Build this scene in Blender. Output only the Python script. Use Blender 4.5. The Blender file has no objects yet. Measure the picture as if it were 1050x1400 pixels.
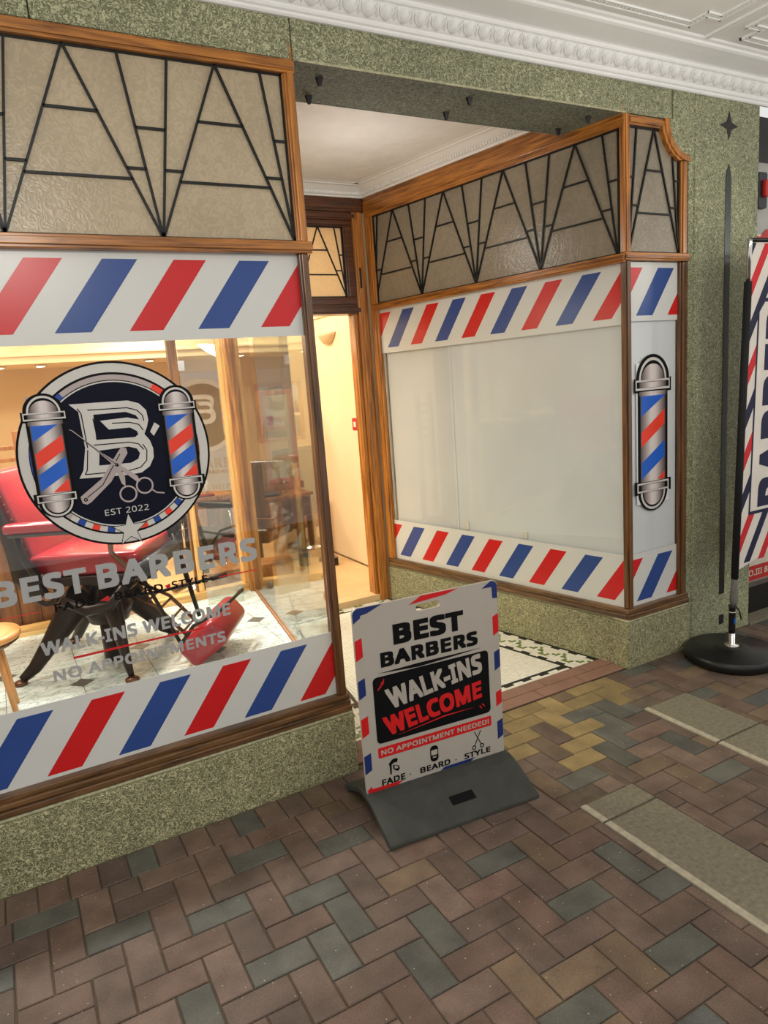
import bpy, bmesh, math, random
from mathutils import Vector, Matrix
random.seed(7)
SC = bpy.context.scene
COL = SC.collection
PI = math.pi
def lin(c):
    c = c/255.0
    return c/12.92 if c <= .04045 else ((c+.055)/1.055)**2.4
def C(r, g, b): return (lin(r), lin(g), lin(b), 1)

# ------------------------------------------------------------------ camera
CAMP = Vector((0, -2.6371, 1.6667))
YAW, PITCH, ROLL, FPX = .491485, .183852, -.073892, 960.49
fw = Vector((math.sin(YAW)*math.cos(PITCH), math.cos(YAW)*math.cos(PITCH), -math.sin(PITCH)))
r0 = Vector((math.cos(YAW), -math.sin(YAW), 0)); u0 = r0.cross(fw)
rt = math.cos(ROLL)*r0 + math.sin(ROLL)*u0
up = -math.sin(ROLL)*r0 + math.cos(ROLL)*u0
cd = bpy.data.cameras.new('camera'); cam = bpy.data.objects.new('camera', cd); COL.objects.link(cam)
cd.sensor_fit = 'VERTICAL'; cd.sensor_height = 36; cd.lens = FPX/1400*36
cd.clip_start = .05; cd.clip_end = 100
m3 = Matrix((rt, up, -fw)).transposed()
cam.matrix_world = Matrix.Translation(CAMP) @ m3.to_4x4()
SC.camera = cam
# ------------------------------------------------------------------ world, lights, exposure
w = bpy.data.worlds.new('world'); SC.world = w; w.use_nodes = True
bg = w.node_tree.nodes['Background']; bg.inputs[0].default_value = C(218, 218, 214); bg.inputs[1].default_value = 1.15
SC.view_settings.view_transform = 'Standard'; SC.view_settings.look = 'None'
SC.view_settings.exposure = 0.0; SC.view_settings.gamma = 1.0; SC.view_settings.use_curve_mapping = False
def area(name, loc, size, power, col=(1, .93, .82), sy=None, rot=(0, 0, 0)):
    l = bpy.data.lights.new(name, 'AREA'); l.energy = power; l.color = col; l.size = size
    if sy: l.shape = 'RECTANGLE'; l.size_y = sy
    o = bpy.data.objects.new(name, l); COL.objects.link(o); o.location = loc; o.rotation_euler = rot
    return o
# added point lights, unseen and out of frame, to brighten the arcade and its ceiling
def point_light(name, loc, power, col, r=.12):
    l = bpy.data.lights.new(name, 'POINT'); l.energy = power; l.color = col; l.shadow_soft_size = r
    o = bpy.data.objects.new(name, l); COL.objects.link(o); o.location = loc; return o
WARM = (1, .95, .87)
point_light('arcade_fill', (.2, -2.3, 2.6), 42, WARM, .16)
point_light('arcade_fill', (3.4, -2.5, 2.6), 24, WARM, .16)
point_light('arcade_fill', (2.7, -1.25, 2.45), 10, WARM, .10)  # extra light added to lift the ceiling and pilaster
point_light('arcade_fill', (6.2, -2.3, 2.6), 24, WARM, .16)
point_light('vestibule_fill', (1.95, 1.0, 2.45), 6, (1, .93, .85), .08)  # added unseen light that brightens the vestibule ceiling
# shop and display lamps
for x, y, p in ((.1, 1.2, 29), (.85, 1.35, 28), (-.6, 1.1, 14)):
    area('display_lamp', (x, y, 2.17), .12, p, (1, .96, .88))
for x, y, p in ((-.3, 3.4, 70), (1.7, 3.1, 24), (1.6, 5.0, 55), (3.6, 4.8, 30), (-1.0, 5.0, 60)):
    area('shop_lamp', (x, y, 2.9), .6, p, (1, .90, .74))
area('hall_lamp', (2.2, 3.0, 2.9), .3, 4, (1, .9, .76))

# ------------------------------------------------------------------ materials
MATS = {}
def mat(name, col, rough=.6, metal=0, spec=.5, noise=None, bump=None, scale=(1, 1, 1), coat=0, emis=None):
    """noise=(scale, amount, detail)  bump=(scale, strength, dist)"""
    m = bpy.data.materials.new(name); m.use_nodes = True; nt = m.node_tree; N = nt.nodes; L = nt.links
    p = N['Principled BSDF']; p.inputs['Base Color'].default_value = col
    p.inputs['Roughness'].default_value = rough; p.inputs['Metallic'].default_value = metal
    p.inputs['Specular IOR Level'].default_value = spec
    if coat: p.inputs['Coat Weight'].default_value = coat; p.inputs['Coat Roughness'].default_value = .15
    if emis: p.inputs['Emission Color'].default_value = emis[0]; p.inputs['Emission Strength'].default_value = emis[1]
    tc = N.new('ShaderNodeTexCoord'); mp = N.new('ShaderNodeMapping'); mp.inputs['Scale'].default_value = scale
    L.new(tc.outputs['Object'], mp.inputs[0])
    if noise is None and emis is None: noise = (9, .10, 3)
    if noise:
        n = N.new('ShaderNodeTexNoise'); n.inputs['Scale'].default_value = noise[0]; n.inputs['Detail'].default_value = noise[2]
        L.new(mp.outputs[0], n.inputs['Vector'])
        r = N.new('ShaderNodeMapRange'); r.inputs[1].default_value = .25; r.inputs[2].default_value = .75
        r.inputs[3].default_value = 1-noise[1]; r.inputs[4].default_value = 1+noise[1]
        L.new(n.outputs[0], r.inputs[0])
        mx = N.new('ShaderNodeVectorMath'); mx.operation = 'SCALE'; mx.inputs[0].default_value = col[:3]
        L.new(r.outputs[0], mx.inputs['Scale']); L.new(mx.outputs[0], p.inputs['Base Color'])
    if bump:
        n2 = N.new('ShaderNodeTexNoise'); n2.inputs['Scale'].default_value = bump[0]; n2.inputs['Detail'].default_value = 4
        L.new(mp.outputs[0], n2.inputs['Vector'])
        b = N.new('ShaderNodeBump'); b.inputs['Strength'].default_value = bump[1]; b.inputs['Distance'].default_value = bump[2]
        L.new(n2.outputs[0], b.inputs['Height']); L.new(b.outputs[0], p.inputs['Normal'])
    MATS[name] = m
    return m
def worm(name, dark, light, scale=42, freq=26, rough=.35, mid=None, bump=.5, big=.15):
    """squiggly relief like cast green stone"""
    m = bpy.data.materials.new(name); m.use_nodes = True; nt = m.node_tree; N = nt.nodes; L = nt.links
    p = N['Principled BSDF']; p.inputs['Roughness'].default_value = rough
    tc = N.new('ShaderNodeTexCoord')
    n = N.new('ShaderNodeTexNoise'); n.inputs['Scale'].default_value = scale; n.inputs['Detail'].default_value = 1.0; n.inputs['Distortion'].default_value = 1.2
    L.new(tc.outputs['Object'], n.inputs['Vector'])
    a = N.new('ShaderNodeMath'); a.operation = 'MULTIPLY'; a.inputs[1].default_value = freq; L.new(n.outputs[0], a.inputs[0])
    s = N.new('ShaderNodeMath'); s.operation = 'SINE'; L.new(a.outputs[0], s.inputs[0])
    n2 = N.new('ShaderNodeTexNoise'); n2.inputs['Scale'].default_value = scale*2.4; n2.inputs['Detail'].default_value = 2
    L.new(tc.outputs['Object'], n2.inputs['Vector'])
    ad = N.new('ShaderNodeMath'); ad.operation = 'MULTIPLY_ADD'; ad.inputs[1].default_value = .8; L.new(n2.outputs[0], ad.inputs[0]); L.new(s.outputs[0], ad.inputs[2])
    cr = N.new('ShaderNodeValToRGB'); e = cr.color_ramp.elements
    e[0].position = 0; e[0].color = dark; e[1].position = 1; e[1].color = light
    if mid: q = e.new(.45); q.color = mid
    mr = N.new('ShaderNodeMapRange'); mr.inputs[1].default_value = -.8; mr.inputs[2].default_value = 1.7; L.new(ad.outputs[0], mr.inputs[0])
    L.new(mr.outputs[0], cr.inputs[0])
    n3 = N.new('ShaderNodeTexNoise'); n3.inputs['Scale'].default_value = 2.2; n3.inputs['Detail'].default_value = 3
    L.new(tc.outputs['Object'], n3.inputs['Vector'])
    r3 = N.new('ShaderNodeMapRange'); r3.inputs[1].default_value = .3; r3.inputs[2].default_value = .7; r3.inputs[3].default_value = 1-big; r3.inputs[4].default_value = 1+big
    L.new(n3.outputs[0], r3.inputs[0])
    v = N.new('ShaderNodeVectorMath'); v.operation = 'SCALE'; L.new(cr.outputs[0], v.inputs[0]); L.new(r3.outputs[0], v.inputs['Scale'])
    L.new(v.outputs[0], p.inputs['Base Color'])
    b = N.new('ShaderNodeBump'); b.inputs['Strength'].default_value = bump; b.inputs['Distance'].default_value = .004
    L.new(ad.outputs[0], b.inputs['Height']); L.new(b.outputs[0], p.inputs['Normal'])
    MATS[name] = m; return m
def wood(name, dark, light, scale, rough=.35, coat=.3):
    m = bpy.data.materials.new(name); m.use_nodes = True; nt = m.node_tree; N = nt.nodes; L = nt.links
    p = N['Principled BSDF']; p.inputs['Roughness'].default_value = rough; p.inputs['Coat Weight'].default_value = coat; p.inputs['Coat Roughness'].default_value = .2
    tc = N.new('ShaderNodeTexCoord'); mp = N.new('ShaderNodeMapping'); mp.inputs['Scale'].default_value = scale
    L.new(tc.outputs['Object'], mp.inputs[0])
    n = N.new('ShaderNodeTexNoise'); n.inputs['Scale'].default_value = 1; n.inputs['Detail'].default_value = 5; n.inputs['Distortion'].default_value = .6
    L.new(mp.outputs[0], n.inputs['Vector'])
    cr = N.new('ShaderNodeValToRGB'); e = cr.color_ramp.elements
    e[0].position = .32; e[0].color = dark; e[1].position = .66; e[1].color = light
    L.new(n.outputs[0], cr.inputs[0]); L.new(cr.outputs[0], p.inputs['Base Color'])
    b = N.new('ShaderNodeBump'); b.inputs['Strength'].default_value = .25; b.inputs['Distance'].default_value = .002
    L.new(n.outputs[0], b.inputs['Height']); L.new(b.outputs[0], p.inputs['Normal'])
    MATS[name] = m; return m
def glass(name, tint=(1, 1, 1, 1), f0=.05, boost=1.0):
    m = bpy.data.materials.new(name); m.use_nodes = True; nt = m.node_tree; N = nt.nodes; L = nt.links
    N.remove(N['Principled BSDF']); out = N['Material Output']
    tr = N.new('ShaderNodeBsdfTransparent'); tr.inputs[0].default_value = tint
    gl = N.new('ShaderNodeBsdfGlossy'); gl.inputs['Roughness'].default_value = .0
    ge = N.new('ShaderNodeNewGeometry'); d = N.new('ShaderNodeVectorMath'); d.operation = 'DOT_PRODUCT'
    L.new(ge.outputs['Incoming'], d.inputs[0]); L.new(ge.outputs['Normal'], d.inputs[1])
    ab = N.new('ShaderNodeMath'); ab.operation = 'ABSOLUTE'; L.new(d.outputs['Value'], ab.inputs[0])
    sb = N.new('ShaderNodeMath'); sb.operation = 'SUBTRACT'; sb.inputs[0].default_value = 1; L.new(ab.outputs[0], sb.inputs[1])
    pw = N.new('ShaderNodeMath'); pw.operation = 'POWER'; pw.inputs[1].default_value = 5; L.new(sb.outputs[0], pw.inputs[0])
    ma = N.new('ShaderNodeMath'); ma.operation = 'MULTIPLY_ADD'; ma.inputs[1].default_value = (1-f0)*boost; ma.inputs[2].default_value = f0; ma.use_clamp = True
    L.new(pw.outputs[0], ma.inputs[0])
    mx = N.new('ShaderNodeMixShader'); L.new(ma.outputs[0], mx.inputs[0]); L.new(tr.outputs[0], mx.inputs[1]); L.new(gl.outputs[0], mx.inputs[2])
    L.new(mx.outputs[0], out.inputs['Surface'])
    MATS[name] = m; return m
def pane_mat(name, col, transl):
    """obscured textured glass: diffuse + translucent"""
    m = worm(name, tuple(c*.80 for c in col[:3])+(1,), col, scale=30, freq=20, rough=.28, bump=.10, big=.12)
    nt = m.node_tree; N = nt.nodes; L = nt.links; p = N['Principled BSDF']; out = N['Material Output']
    t = N.new('ShaderNodeBsdfTranslucent'); t.inputs[0].default_value = col
    mx = N.new('ShaderNodeMixShader'); mx.inputs[0].default_value = transl
    L.new(p.outputs[0], mx.inputs[1]); L.new(t.outputs[0], mx.inputs[2]); L.new(mx.outputs[0], out.inputs['Surface'])
    return m
def marble(name):
    m = bpy.data.materials.new(name); m.use_nodes = True; nt = m.node_tree; N = nt.nodes; L = nt.links
    p = N['Principled BSDF']; p.inputs['Roughness'].default_value = .18
    tc = N.new('ShaderNodeTexCoord'); mp = N.new('ShaderNodeMapping'); mp.inputs['Scale'].default_value = (5, 11, 5)
    L.new(tc.outputs['Object'], mp.inputs[0])
    n = N.new('ShaderNodeTexNoise'); n.inputs['Scale'].default_value = 1.5; n.inputs['Detail'].default_value = 6; n.inputs['Distortion'].default_value = 1.6
    L.new(mp.outputs[0], n.inputs['Vector'])
    cr = N.new('ShaderNodeValToRGB'); e = cr.color_ramp.elements
    e[0].position = .40; e[0].color = C(226, 236, 232); e[1].position = .60; e[1].color = C(220, 231, 227)
    q = e.new(.47); q.color = C(205, 220, 215); q2 = e.new(.50); q2.color = C(142, 158, 154); q3 = e.new(.52); q3.color = C(218, 230, 226)
    L.new(n.outputs[0], cr.inputs[0]); L.new(cr.outputs[0], p.inputs['Base Color'])
    MATS[name] = m; return m
def paver_mat():
    m = bpy.data.materials.new('paver_clay'); m.use_nodes = True; nt = m.node_tree; N = nt.nodes; L = nt.links
    p = N['Principled BSDF']; p.inputs['Roughness'].default_value = .62; p.inputs['Specular IOR Level'].default_value = .35
    oi = N.new('ShaderNodeObjectInfo'); at = N.new('ShaderNodeAttribute'); at.attribute_type = 'GEOMETRY'; at.attribute_name = 'Col'
    tc = N.new('ShaderNodeNewGeometry')
    n = N.new('ShaderNodeTexNoise'); n.inputs['Scale'].default_value = 9; n.inputs['Detail'].default_value = 5; L.new(tc.outputs['Position'], n.inputs['Vector'])
    r = N.new('ShaderNodeMapRange'); r.inputs[1].default_value = .3; r.inputs[2].default_value = .7; r.inputs[3].default_value = .72; r.inputs[4].default_value = 1.22; L.new(n.outputs[0], r.inputs[0])
    n2 = N.new('ShaderNodeTexNoise'); n2.inputs['Scale'].default_value = 240; n2.inputs['Detail'].default_value = 2; L.new(tc.outputs['Position'], n2.inputs['Vector'])
    r2 = N.new('ShaderNodeMapRange'); r2.inputs[1].default_value = .3; r2.inputs[2].default_value = .7; r2.inputs[3].default_value = .8; r2.inputs[4].default_value = 1.2; L.new(n2.outputs[0], r2.inputs[0])
    mu = N.new('ShaderNodeMath'); mu.operation = 'MULTIPLY'; L.new(r.outputs[0], mu.inputs[0]); L.new(r2.outputs[0], mu.inputs[1])
    v = N.new('ShaderNodeVectorMath'); v.operation = 'SCALE'; L.new(at.outputs['Color'], v.inputs[0]); L.new(mu.outputs[0], v.inputs['Scale'])
    # pale grit specks
    vo = N.new('ShaderNodeTexVoronoi'); vo.inputs['Scale'].default_value = 55; L.new(tc.outputs['Position'], vo.inputs['Vector'])
    lt = N.new('ShaderNodeMath'); lt.operation = 'LESS_THAN'; lt.inputs[1].default_value = .10; L.new(vo.outputs['Distance'], lt.inputs[0])
    sc = N.new('ShaderNodeSeparateColor'); L.new(vo.outputs['Color'], sc.inputs[0])
    gt = N.new('ShaderNodeMath'); gt.operation = 'GREATER_THAN'; gt.inputs[1].default_value = .82; L.new(sc.outputs[0], gt.inputs[0])
    m2 = N.new('ShaderNodeMath'); m2.operation = 'MULTIPLY'; L.new(lt.outputs[0], m2.inputs[0]); L.new(gt.outputs[0], m2.inputs[1])
    mx = N.new('ShaderNodeMix'); mx.data_type = 'RGBA'; L.new(m2.outputs[0], mx.inputs[0]); L.new(v.outputs[0], mx.inputs[6]); mx.inputs[7].default_value = C(190, 178, 160)
    L.new(mx.outputs[2], p.inputs['Base Color'])
    b = N.new('ShaderNodeBump'); b.inputs['Strength'].default_value = .35; b.inputs['Distance'].default_value = .002; L.new(n2.outputs[0], b.inputs['Height']); L.new(b.outputs[0], p.inputs['Normal'])
    MATS['paver_clay'] = m
def chrome_print():
    """printed silver shading across each pole of the artwork (flat print)"""
    m = bpy.data.materials.new('silver_print'); m.use_nodes = True; nt = m.node_tree; N = nt.nodes; L = nt.links
    p = N['Principled BSDF']; p.inputs['Roughness'].default_value = .3
    tc = N.new('ShaderNodeTexCoord'); s = N.new('ShaderNodeSeparateXYZ'); L.new(tc.outputs['Generated'], s.inputs[0])
    cr = N.new('ShaderNodeValToRGB'); e = cr.color_ramp.elements
    e[0].position = 0; e[0].color = C(70, 58, 58); e[1].position = 1; e[1].color = C(60, 50, 50)
    for q, c in ((.2, C(160, 145, 142)), (.42, C(222, 212, 208)), (.6, C(214, 203, 200)), (.82, C(150, 136, 134))):
        k = e.new(q); k.color = c
    L.new(s.outputs[0], cr.inputs[0]); L.new(cr.outputs[0], p.inputs['Base Color']); MATS['silver_print'] = m

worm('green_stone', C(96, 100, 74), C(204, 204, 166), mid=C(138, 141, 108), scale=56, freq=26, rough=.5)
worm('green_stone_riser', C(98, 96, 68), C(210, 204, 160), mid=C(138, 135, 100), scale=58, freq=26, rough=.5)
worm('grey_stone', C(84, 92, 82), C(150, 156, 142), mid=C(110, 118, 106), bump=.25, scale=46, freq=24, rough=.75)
mat('stone_edge', C(176, 172, 140), .6, noise=(60, .35, 4))
mat('black_inlay', C(34, 35, 32), .25, noise=(140, .95, 4), bump=(150, .3, .002))
wood('wood_post', C(122, 70, 24), C(208, 134, 54), (60, 60, 3))
wood('wood_rail', C(112, 64, 22), C(196, 126, 50), (4, 4, 70))
wood('wood_dark_post', C(56, 34, 16), C(122, 78, 38), (60, 60, 3))
wood('wood_dark_rail', C(60, 40, 22), C(124, 88, 52), (4, 4, 70))
wood('wood_deep', C(58, 28, 10), C(104, 56, 20), (4, 4, 60))
wood('pine_post', C(206, 148, 78), C(240, 194, 118), (50, 50, 2.5))
wood('pine_rail', C(196, 140, 70), C(238, 196, 124), (3, 40, 50))
wood('cabinet_wood', C(150, 92, 38), C(206, 142, 70), (30, 30, 3))
wood('board_brown', C(74, 42, 18), C(128, 80, 38), (22, 22, 2.5))
glass('clear_glass', (.98, .985, .985, 1), .035)
glass('side_glass', (.84, .86, .80, 1), .09, 1.0)
glass('leaf_glass', (.86, .90, .86, 1), .22, 1.0)
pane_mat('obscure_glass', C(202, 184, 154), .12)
pane_mat('obscure_glass_shaded', C(160, 148, 128), .10)  # same glass, colour lowered to stand in for the dimmer light there
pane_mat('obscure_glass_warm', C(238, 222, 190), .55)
mat('lead', C(24, 25, 25), .45, .3, noise=(40, .3, 3))
mat('vinyl_white', C(214, 214, 210), .3, noise=(3, .03, 2))
mat('vinyl_red', C(206, 26, 30), .3, noise=(5, .05, 2))
mat('vinyl_blue', C(44, 74, 142), .3, noise=(5, .05, 2))
mat('vinyl_silver', C(168, 168, 168), .35, noise=(40, .05, 2))
mat('vinyl_black', C(10, 10, 12), .6, spec=.15, noise=(20, .15, 2))
mat('print_navy', C(12, 14, 34), .6, spec=.15, noise=(6, .2, 2))
mat('print_silver', C(206, 202, 196), .32, noise=(5, .06, 2))
mat('print_lilac', C(176, 162, 160), .32, noise=(5, .08, 2))
mat('print_red', C(238, 58, 30), .32, noise=(5, .05, 2))
mat('print_blue', C(14, 92, 200), .32, noise=(5, .1, 2))
mat('print_deepblue', C(0, 62, 150), .32, noise=(5, .1, 2))
chrome_print()
mat('board_white', C(226, 228, 229), .5, noise=(2.2, .05, 3))
mat('board_white_b', C(217, 220, 220), .5, noise=(2.2, .05, 3))
mat('plaster', C(246, 246, 244), .55, noise=(3, .04, 3), bump=(25, .12, .003))
mat('plaster_relief', C(244, 243, 240), .5, noise=(6, .05, 3), bump=(14, .9, .008))
mat('wall_cream', C(232, 212, 174), .7, noise=(1.5, .05, 3))
mat('wall_tan', C(208, 184, 140), .7, noise=(1.5, .06, 3))
mat('shop_ceiling', C(250, 240, 214), .7, noise=(2, .03, 3))
mat('shop_floor', C(214, 180, 132), .35, noise=(4, .14, 5))
marble('marble_tile')
mat('grout_dark', C(96, 92, 84), .8, noise=(30, .2, 3))
mat('diamond_inset', C(96, 98, 94), .3, noise=(20, .15, 3))
mat('mosaic_white', C(226, 222, 208), .4, noise=(30, .10, 3))
mat('mosaic_green', C(112, 130, 66), .4, noise=(30, .2, 3))
mat('mosaic_black', C(24, 25, 24), .4, noise=(30, .2, 3))
mat('mosaic_grout', C(150, 142, 126), .8, noise=(20, .15, 3))
mat('threshold_clay', C(132, 98, 82), .65, noise=(8, .18, 5), bump=(120, .3, .002))
mat('joint_sand', C(92, 80, 66), .9, noise=(20, .3, 4))
mat('concrete', C(116, 110, 92), .8, noise=(60, .3, 6), bump=(90, .5, .004))
mat('concrete_edge', C(168, 160, 140), .75, noise=(40, .2, 5), bump=(90, .4, .003))
paver_mat()
mat('rubber', C(64, 65, 60), .8, spec=.3, noise=(14, .16, 4), bump=(60, .2, .002))
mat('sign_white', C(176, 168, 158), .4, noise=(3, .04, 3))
mat('black_plastic', C(16, 16, 17), .35, noise=(20, .2, 3))
mat('black_cloth', C(10, 10, 11), .8, noise=(30, .2, 3))
mat('chrome', C(210, 208, 204), .12, 1, noise=(10, .05, 2))
mat('steel', C(150, 148, 144), .3, .9, noise=(10, .08, 2))
mat('grey_cloth', C(104, 102, 96), .8, noise=(30, .15, 3))
mat('flag_cloth', C(224, 216, 206), .75, noise=(6, .06, 3))
mat('flag_red', C(204, 26, 38), .7, noise=(6, .08, 3))
mat('flag_navy', C(14, 18, 58), .7, noise=(6, .15, 3))
mat('red_leather', C(150, 28, 38), .32, noise=(6, .16, 4), coat=.25)
mat('dark_leather', C(52, 52, 54), .35, noise=(8, .2, 4))
mat('cast_iron', C(40, 30, 24), .38, .6, noise=(12, .25, 4))
mat('bronze', C(112, 78, 58), .3, .8, noise=(12, .2, 4))
mat('stool_wood', C(214, 150, 88), .35, noise=(8, .12, 4))
mat('copper_strip', C(196, 140, 104), .3, .5, noise=(30, .1, 3))
mat('mirror', C(200, 198, 190), .03, 1, noise=(2, .01, 1))
mat('stone_grey_ball', C(128, 130, 128), .5)
mat('lamp_glow', C(255, 240, 210), .5, emis=((1, .86, .6, 1), 9))
mat('ceramic', C(226, 200, 160), .5)
mat('white_plastic', C(226, 222, 212), .4)
mat('poster_red', C(190, 34, 28), .5)
mat('poster_cream', C(216, 206, 190), .5)
mat('poster_dark', C(40, 40, 48), .5)
mat('neighbour_white', C(176, 174, 168), .5)
mat('kick_black', C(14, 14, 14), .4)
mat('bottle_blue', C(40, 90, 160), .2)
mat('bottle_amber', C(170, 100, 30), .2)
mat('gap_white', C(220, 216, 206), .9)

# ------------------------------------------------------------------ mesh helpers
class Fr:
    """wall frame: s along the wall, z up, d outward from the wall face"""
    def __init__(s, o, u, n): s.o = Vector(o); s.u = Vector(u); s.n = Vector(n)
    def p(s, a, z, d): return s.o + s.u*a + s.n*d + Vector((0, 0, z))
FAC = Fr((0, 0, 0), (1, 0, 0), (0, -1, 0))
TH = .1968
RW = Fr((2.888, 0, 0), (math.sin(TH), -math.cos(TH), 0), (-math.cos(TH), -math.sin(TH), 0))   # right vestibule wall, s = -depth
TL = math.radians(8.1)
LW = Fr((1.154, 0, 0), (math.sin(TL), math.cos(TL), 0), (math.cos(TL), -math.sin(TL), 0))     # left vestibule wall
BKW = Fr((0, 2.0, 0), (1, 0, 0), (0, -1, 0))
WORLD = Fr((0, 0, 0), (1, 0, 0), (0, -1, 0))
def prism(bm, fr, poly, d0, d1, mi=0):
    a = 0
    for i in range(len(poly)): x0, y0 = poly[i]; x1, y1 = poly[(i+1) % len(poly)]; a += x0*y1-x1*y0
    if a < 0: poly = poly[::-1]
    A = [bm.verts.new(fr.p(s, z, d1)) for s, z in poly]; B = [bm.verts.new(fr.p(s, z, d0)) for s, z in poly]
    fs = [bm.faces.new(A), bm.faces.new(B[::-1])]
    n = len(poly)
    for i in range(n): fs.append(bm.faces.new((A[i], B[i], B[(i+1) % n], A[(i+1) % n])))
    for f in fs: f.material_index = mi
def rect(s0, s1, z0, z1): return [(s0, z0), (s1, z0), (s1, z1), (s0, z1)]
def bx(bm, x0, x1, y0, y1, z0, z1, mi=0):
    r = bmesh.ops.create_cube(bm, size=1, matrix=Matrix.Translation(((x0+x1)/2, (y0+y1)/2, (z0+z1)/2)) @ Matrix.Diagonal((abs(x1-x0), abs(y1-y0), abs(z1-z0), 1)))
    for v in r['verts']:
        for f in v.link_faces: f.material_index = mi
    return r['verts']
def barline(bm, fr, a, b, wd, d0, d1):
    dx, dz = b[0]-a[0], b[1]-a[1]; l = math.hypot(dx, dz) or 1; nx, nz = -dz/l*wd/2, dx/l*wd/2
    prism(bm, fr, [(a[0]+nx, a[1]+nz), (a[0]-nx, a[1]-nz), (b[0]-nx, b[1]-nz), (b[0]+nx, b[1]+nz)], d0, d1)
def tube(bm, pts, rad, seg=10, flat=1.0, cap=True):
    pts = [Vector(p) for p in pts]; n = len(pts)
    if not isinstance(rad, (list, tuple)): rad = [rad]*n
    rings = []; prev = None
    for i, p in enumerate(pts):
        t = (pts[min(i+1, n-1)]-pts[max(i-1, 0)]).normalized()
        ref = Vector((0, 0, 1)) if abs(t.z) < .9 else Vector((0, 1, 0))
        if prev is None: a = t.cross(ref).normalized()
        else: a = (prev - t*prev.dot(t)).normalized()
        prev = a; b = t.cross(a)
        rings.append([bm.verts.new(p + a*math.cos(2*PI*k/seg)*rad[i]*flat + b*math.sin(2*PI*k/seg)*rad[i]) for k in range(seg)])
    for i in range(n-1):
        for k in range(seg):
            f = bm.faces.new((rings[i][k], rings[i][(k+1) % seg], rings[i+1][(k+1) % seg], rings[i+1][k])); f.smooth = True
    if cap: bm.faces.new(rings[0][::-1]); bm.faces.new(rings[-1])
def lathe(bm, prof, c=(0, 0, 0), seg=24, flip=False):
    rings = []
    for r, z in prof:
        rings.append([bm.verts.new((c[0]+r*math.cos(2*PI*k/seg), c[1]+r*math.sin(2*PI*k/seg), c[2]+z)) for k in range(seg)])
    for i in range(len(prof)-1):
        for k in range(seg):
            f = bm.faces.new((rings[i][k], rings[i][(k+1) % seg], rings[i+1][(k+1) % seg], rings[i+1][k])); f.smooth = True
    bm.faces.new(rings[0][::-1]); bm.faces.new(rings[-1])
def obj(name, bm, mats, parent=None, bevel=0, smooth=False, seg=2, sub=0, tri=False, orig=False):
    """link the bmesh as ONE object. Meshes are in world coordinates unless orig (local to the parent)."""
    bmesh.ops.recalc_face_normals(bm, faces=bm.faces) if not orig == 'keep' else None
    if tri: bmesh.ops.triangulate(bm, faces=[f for f in bm.faces if len(f.verts) > 4])
    me = bpy.data.meshes.new(name); bm.to_mesh(me); bm.free()
    return link(name, me, mats, parent, bevel, smooth, seg, sub, orig)
def link(name, me, mats, parent=None, bevel=0, smooth=False, seg=2, sub=0, orig=False):
    if not me.materials:
        for m in (mats if isinstance(mats, (list, tuple)) else [mats]): me.materials.append(MATS[m])
    o = bpy.data.objects.new(name, me); COL.objects.link(o)
    if smooth:
        for p in me.polygons: p.use_smooth = True
    if bevel:
        b = o.modifiers.new('bevel', 'BEVEL'); b.width = bevel; b.segments = seg; b.limit_method = 'ANGLE'; b.angle_limit = math.radians(40)
    if sub:
        s = o.modifiers.new('sub', 'SUBSURF'); s.levels = sub; s.render_levels = sub
    if parent:
        o.parent = parent
        if not orig: o.matrix_parent_inverse = mw(parent).inverted()
    return o
def mw(o):
    m = o.matrix_basis.copy()
    while o.parent:
        m = o.parent.matrix_basis @ o.matrix_parent_inverse @ m if False else (o.parent.matrix_basis @ o.matrix_parent_inverse @ m)
        o = o.parent
    return m
def empty(name, loc=(0, 0, 0), rz=0):
    o = bpy.data.objects.new(name, None); COL.objects.link(o); o.location = loc; o.rotation_euler = (0, 0, rz); o.empty_display_size = .1
    return o
def tag(o, label, cat, group=None):
    o['label'] = label; o['category'] = cat
    if group: o['group'] = group
    return o
def struct(name, loc=(0, 0, 0)):
    o = empty(name, loc); o['kind'] = 'structure'; return o
def B(): return bmesh.new()
def one(fn, *a, **k):
    bm = B(); fn(bm, *a, **k); return bm
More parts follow.
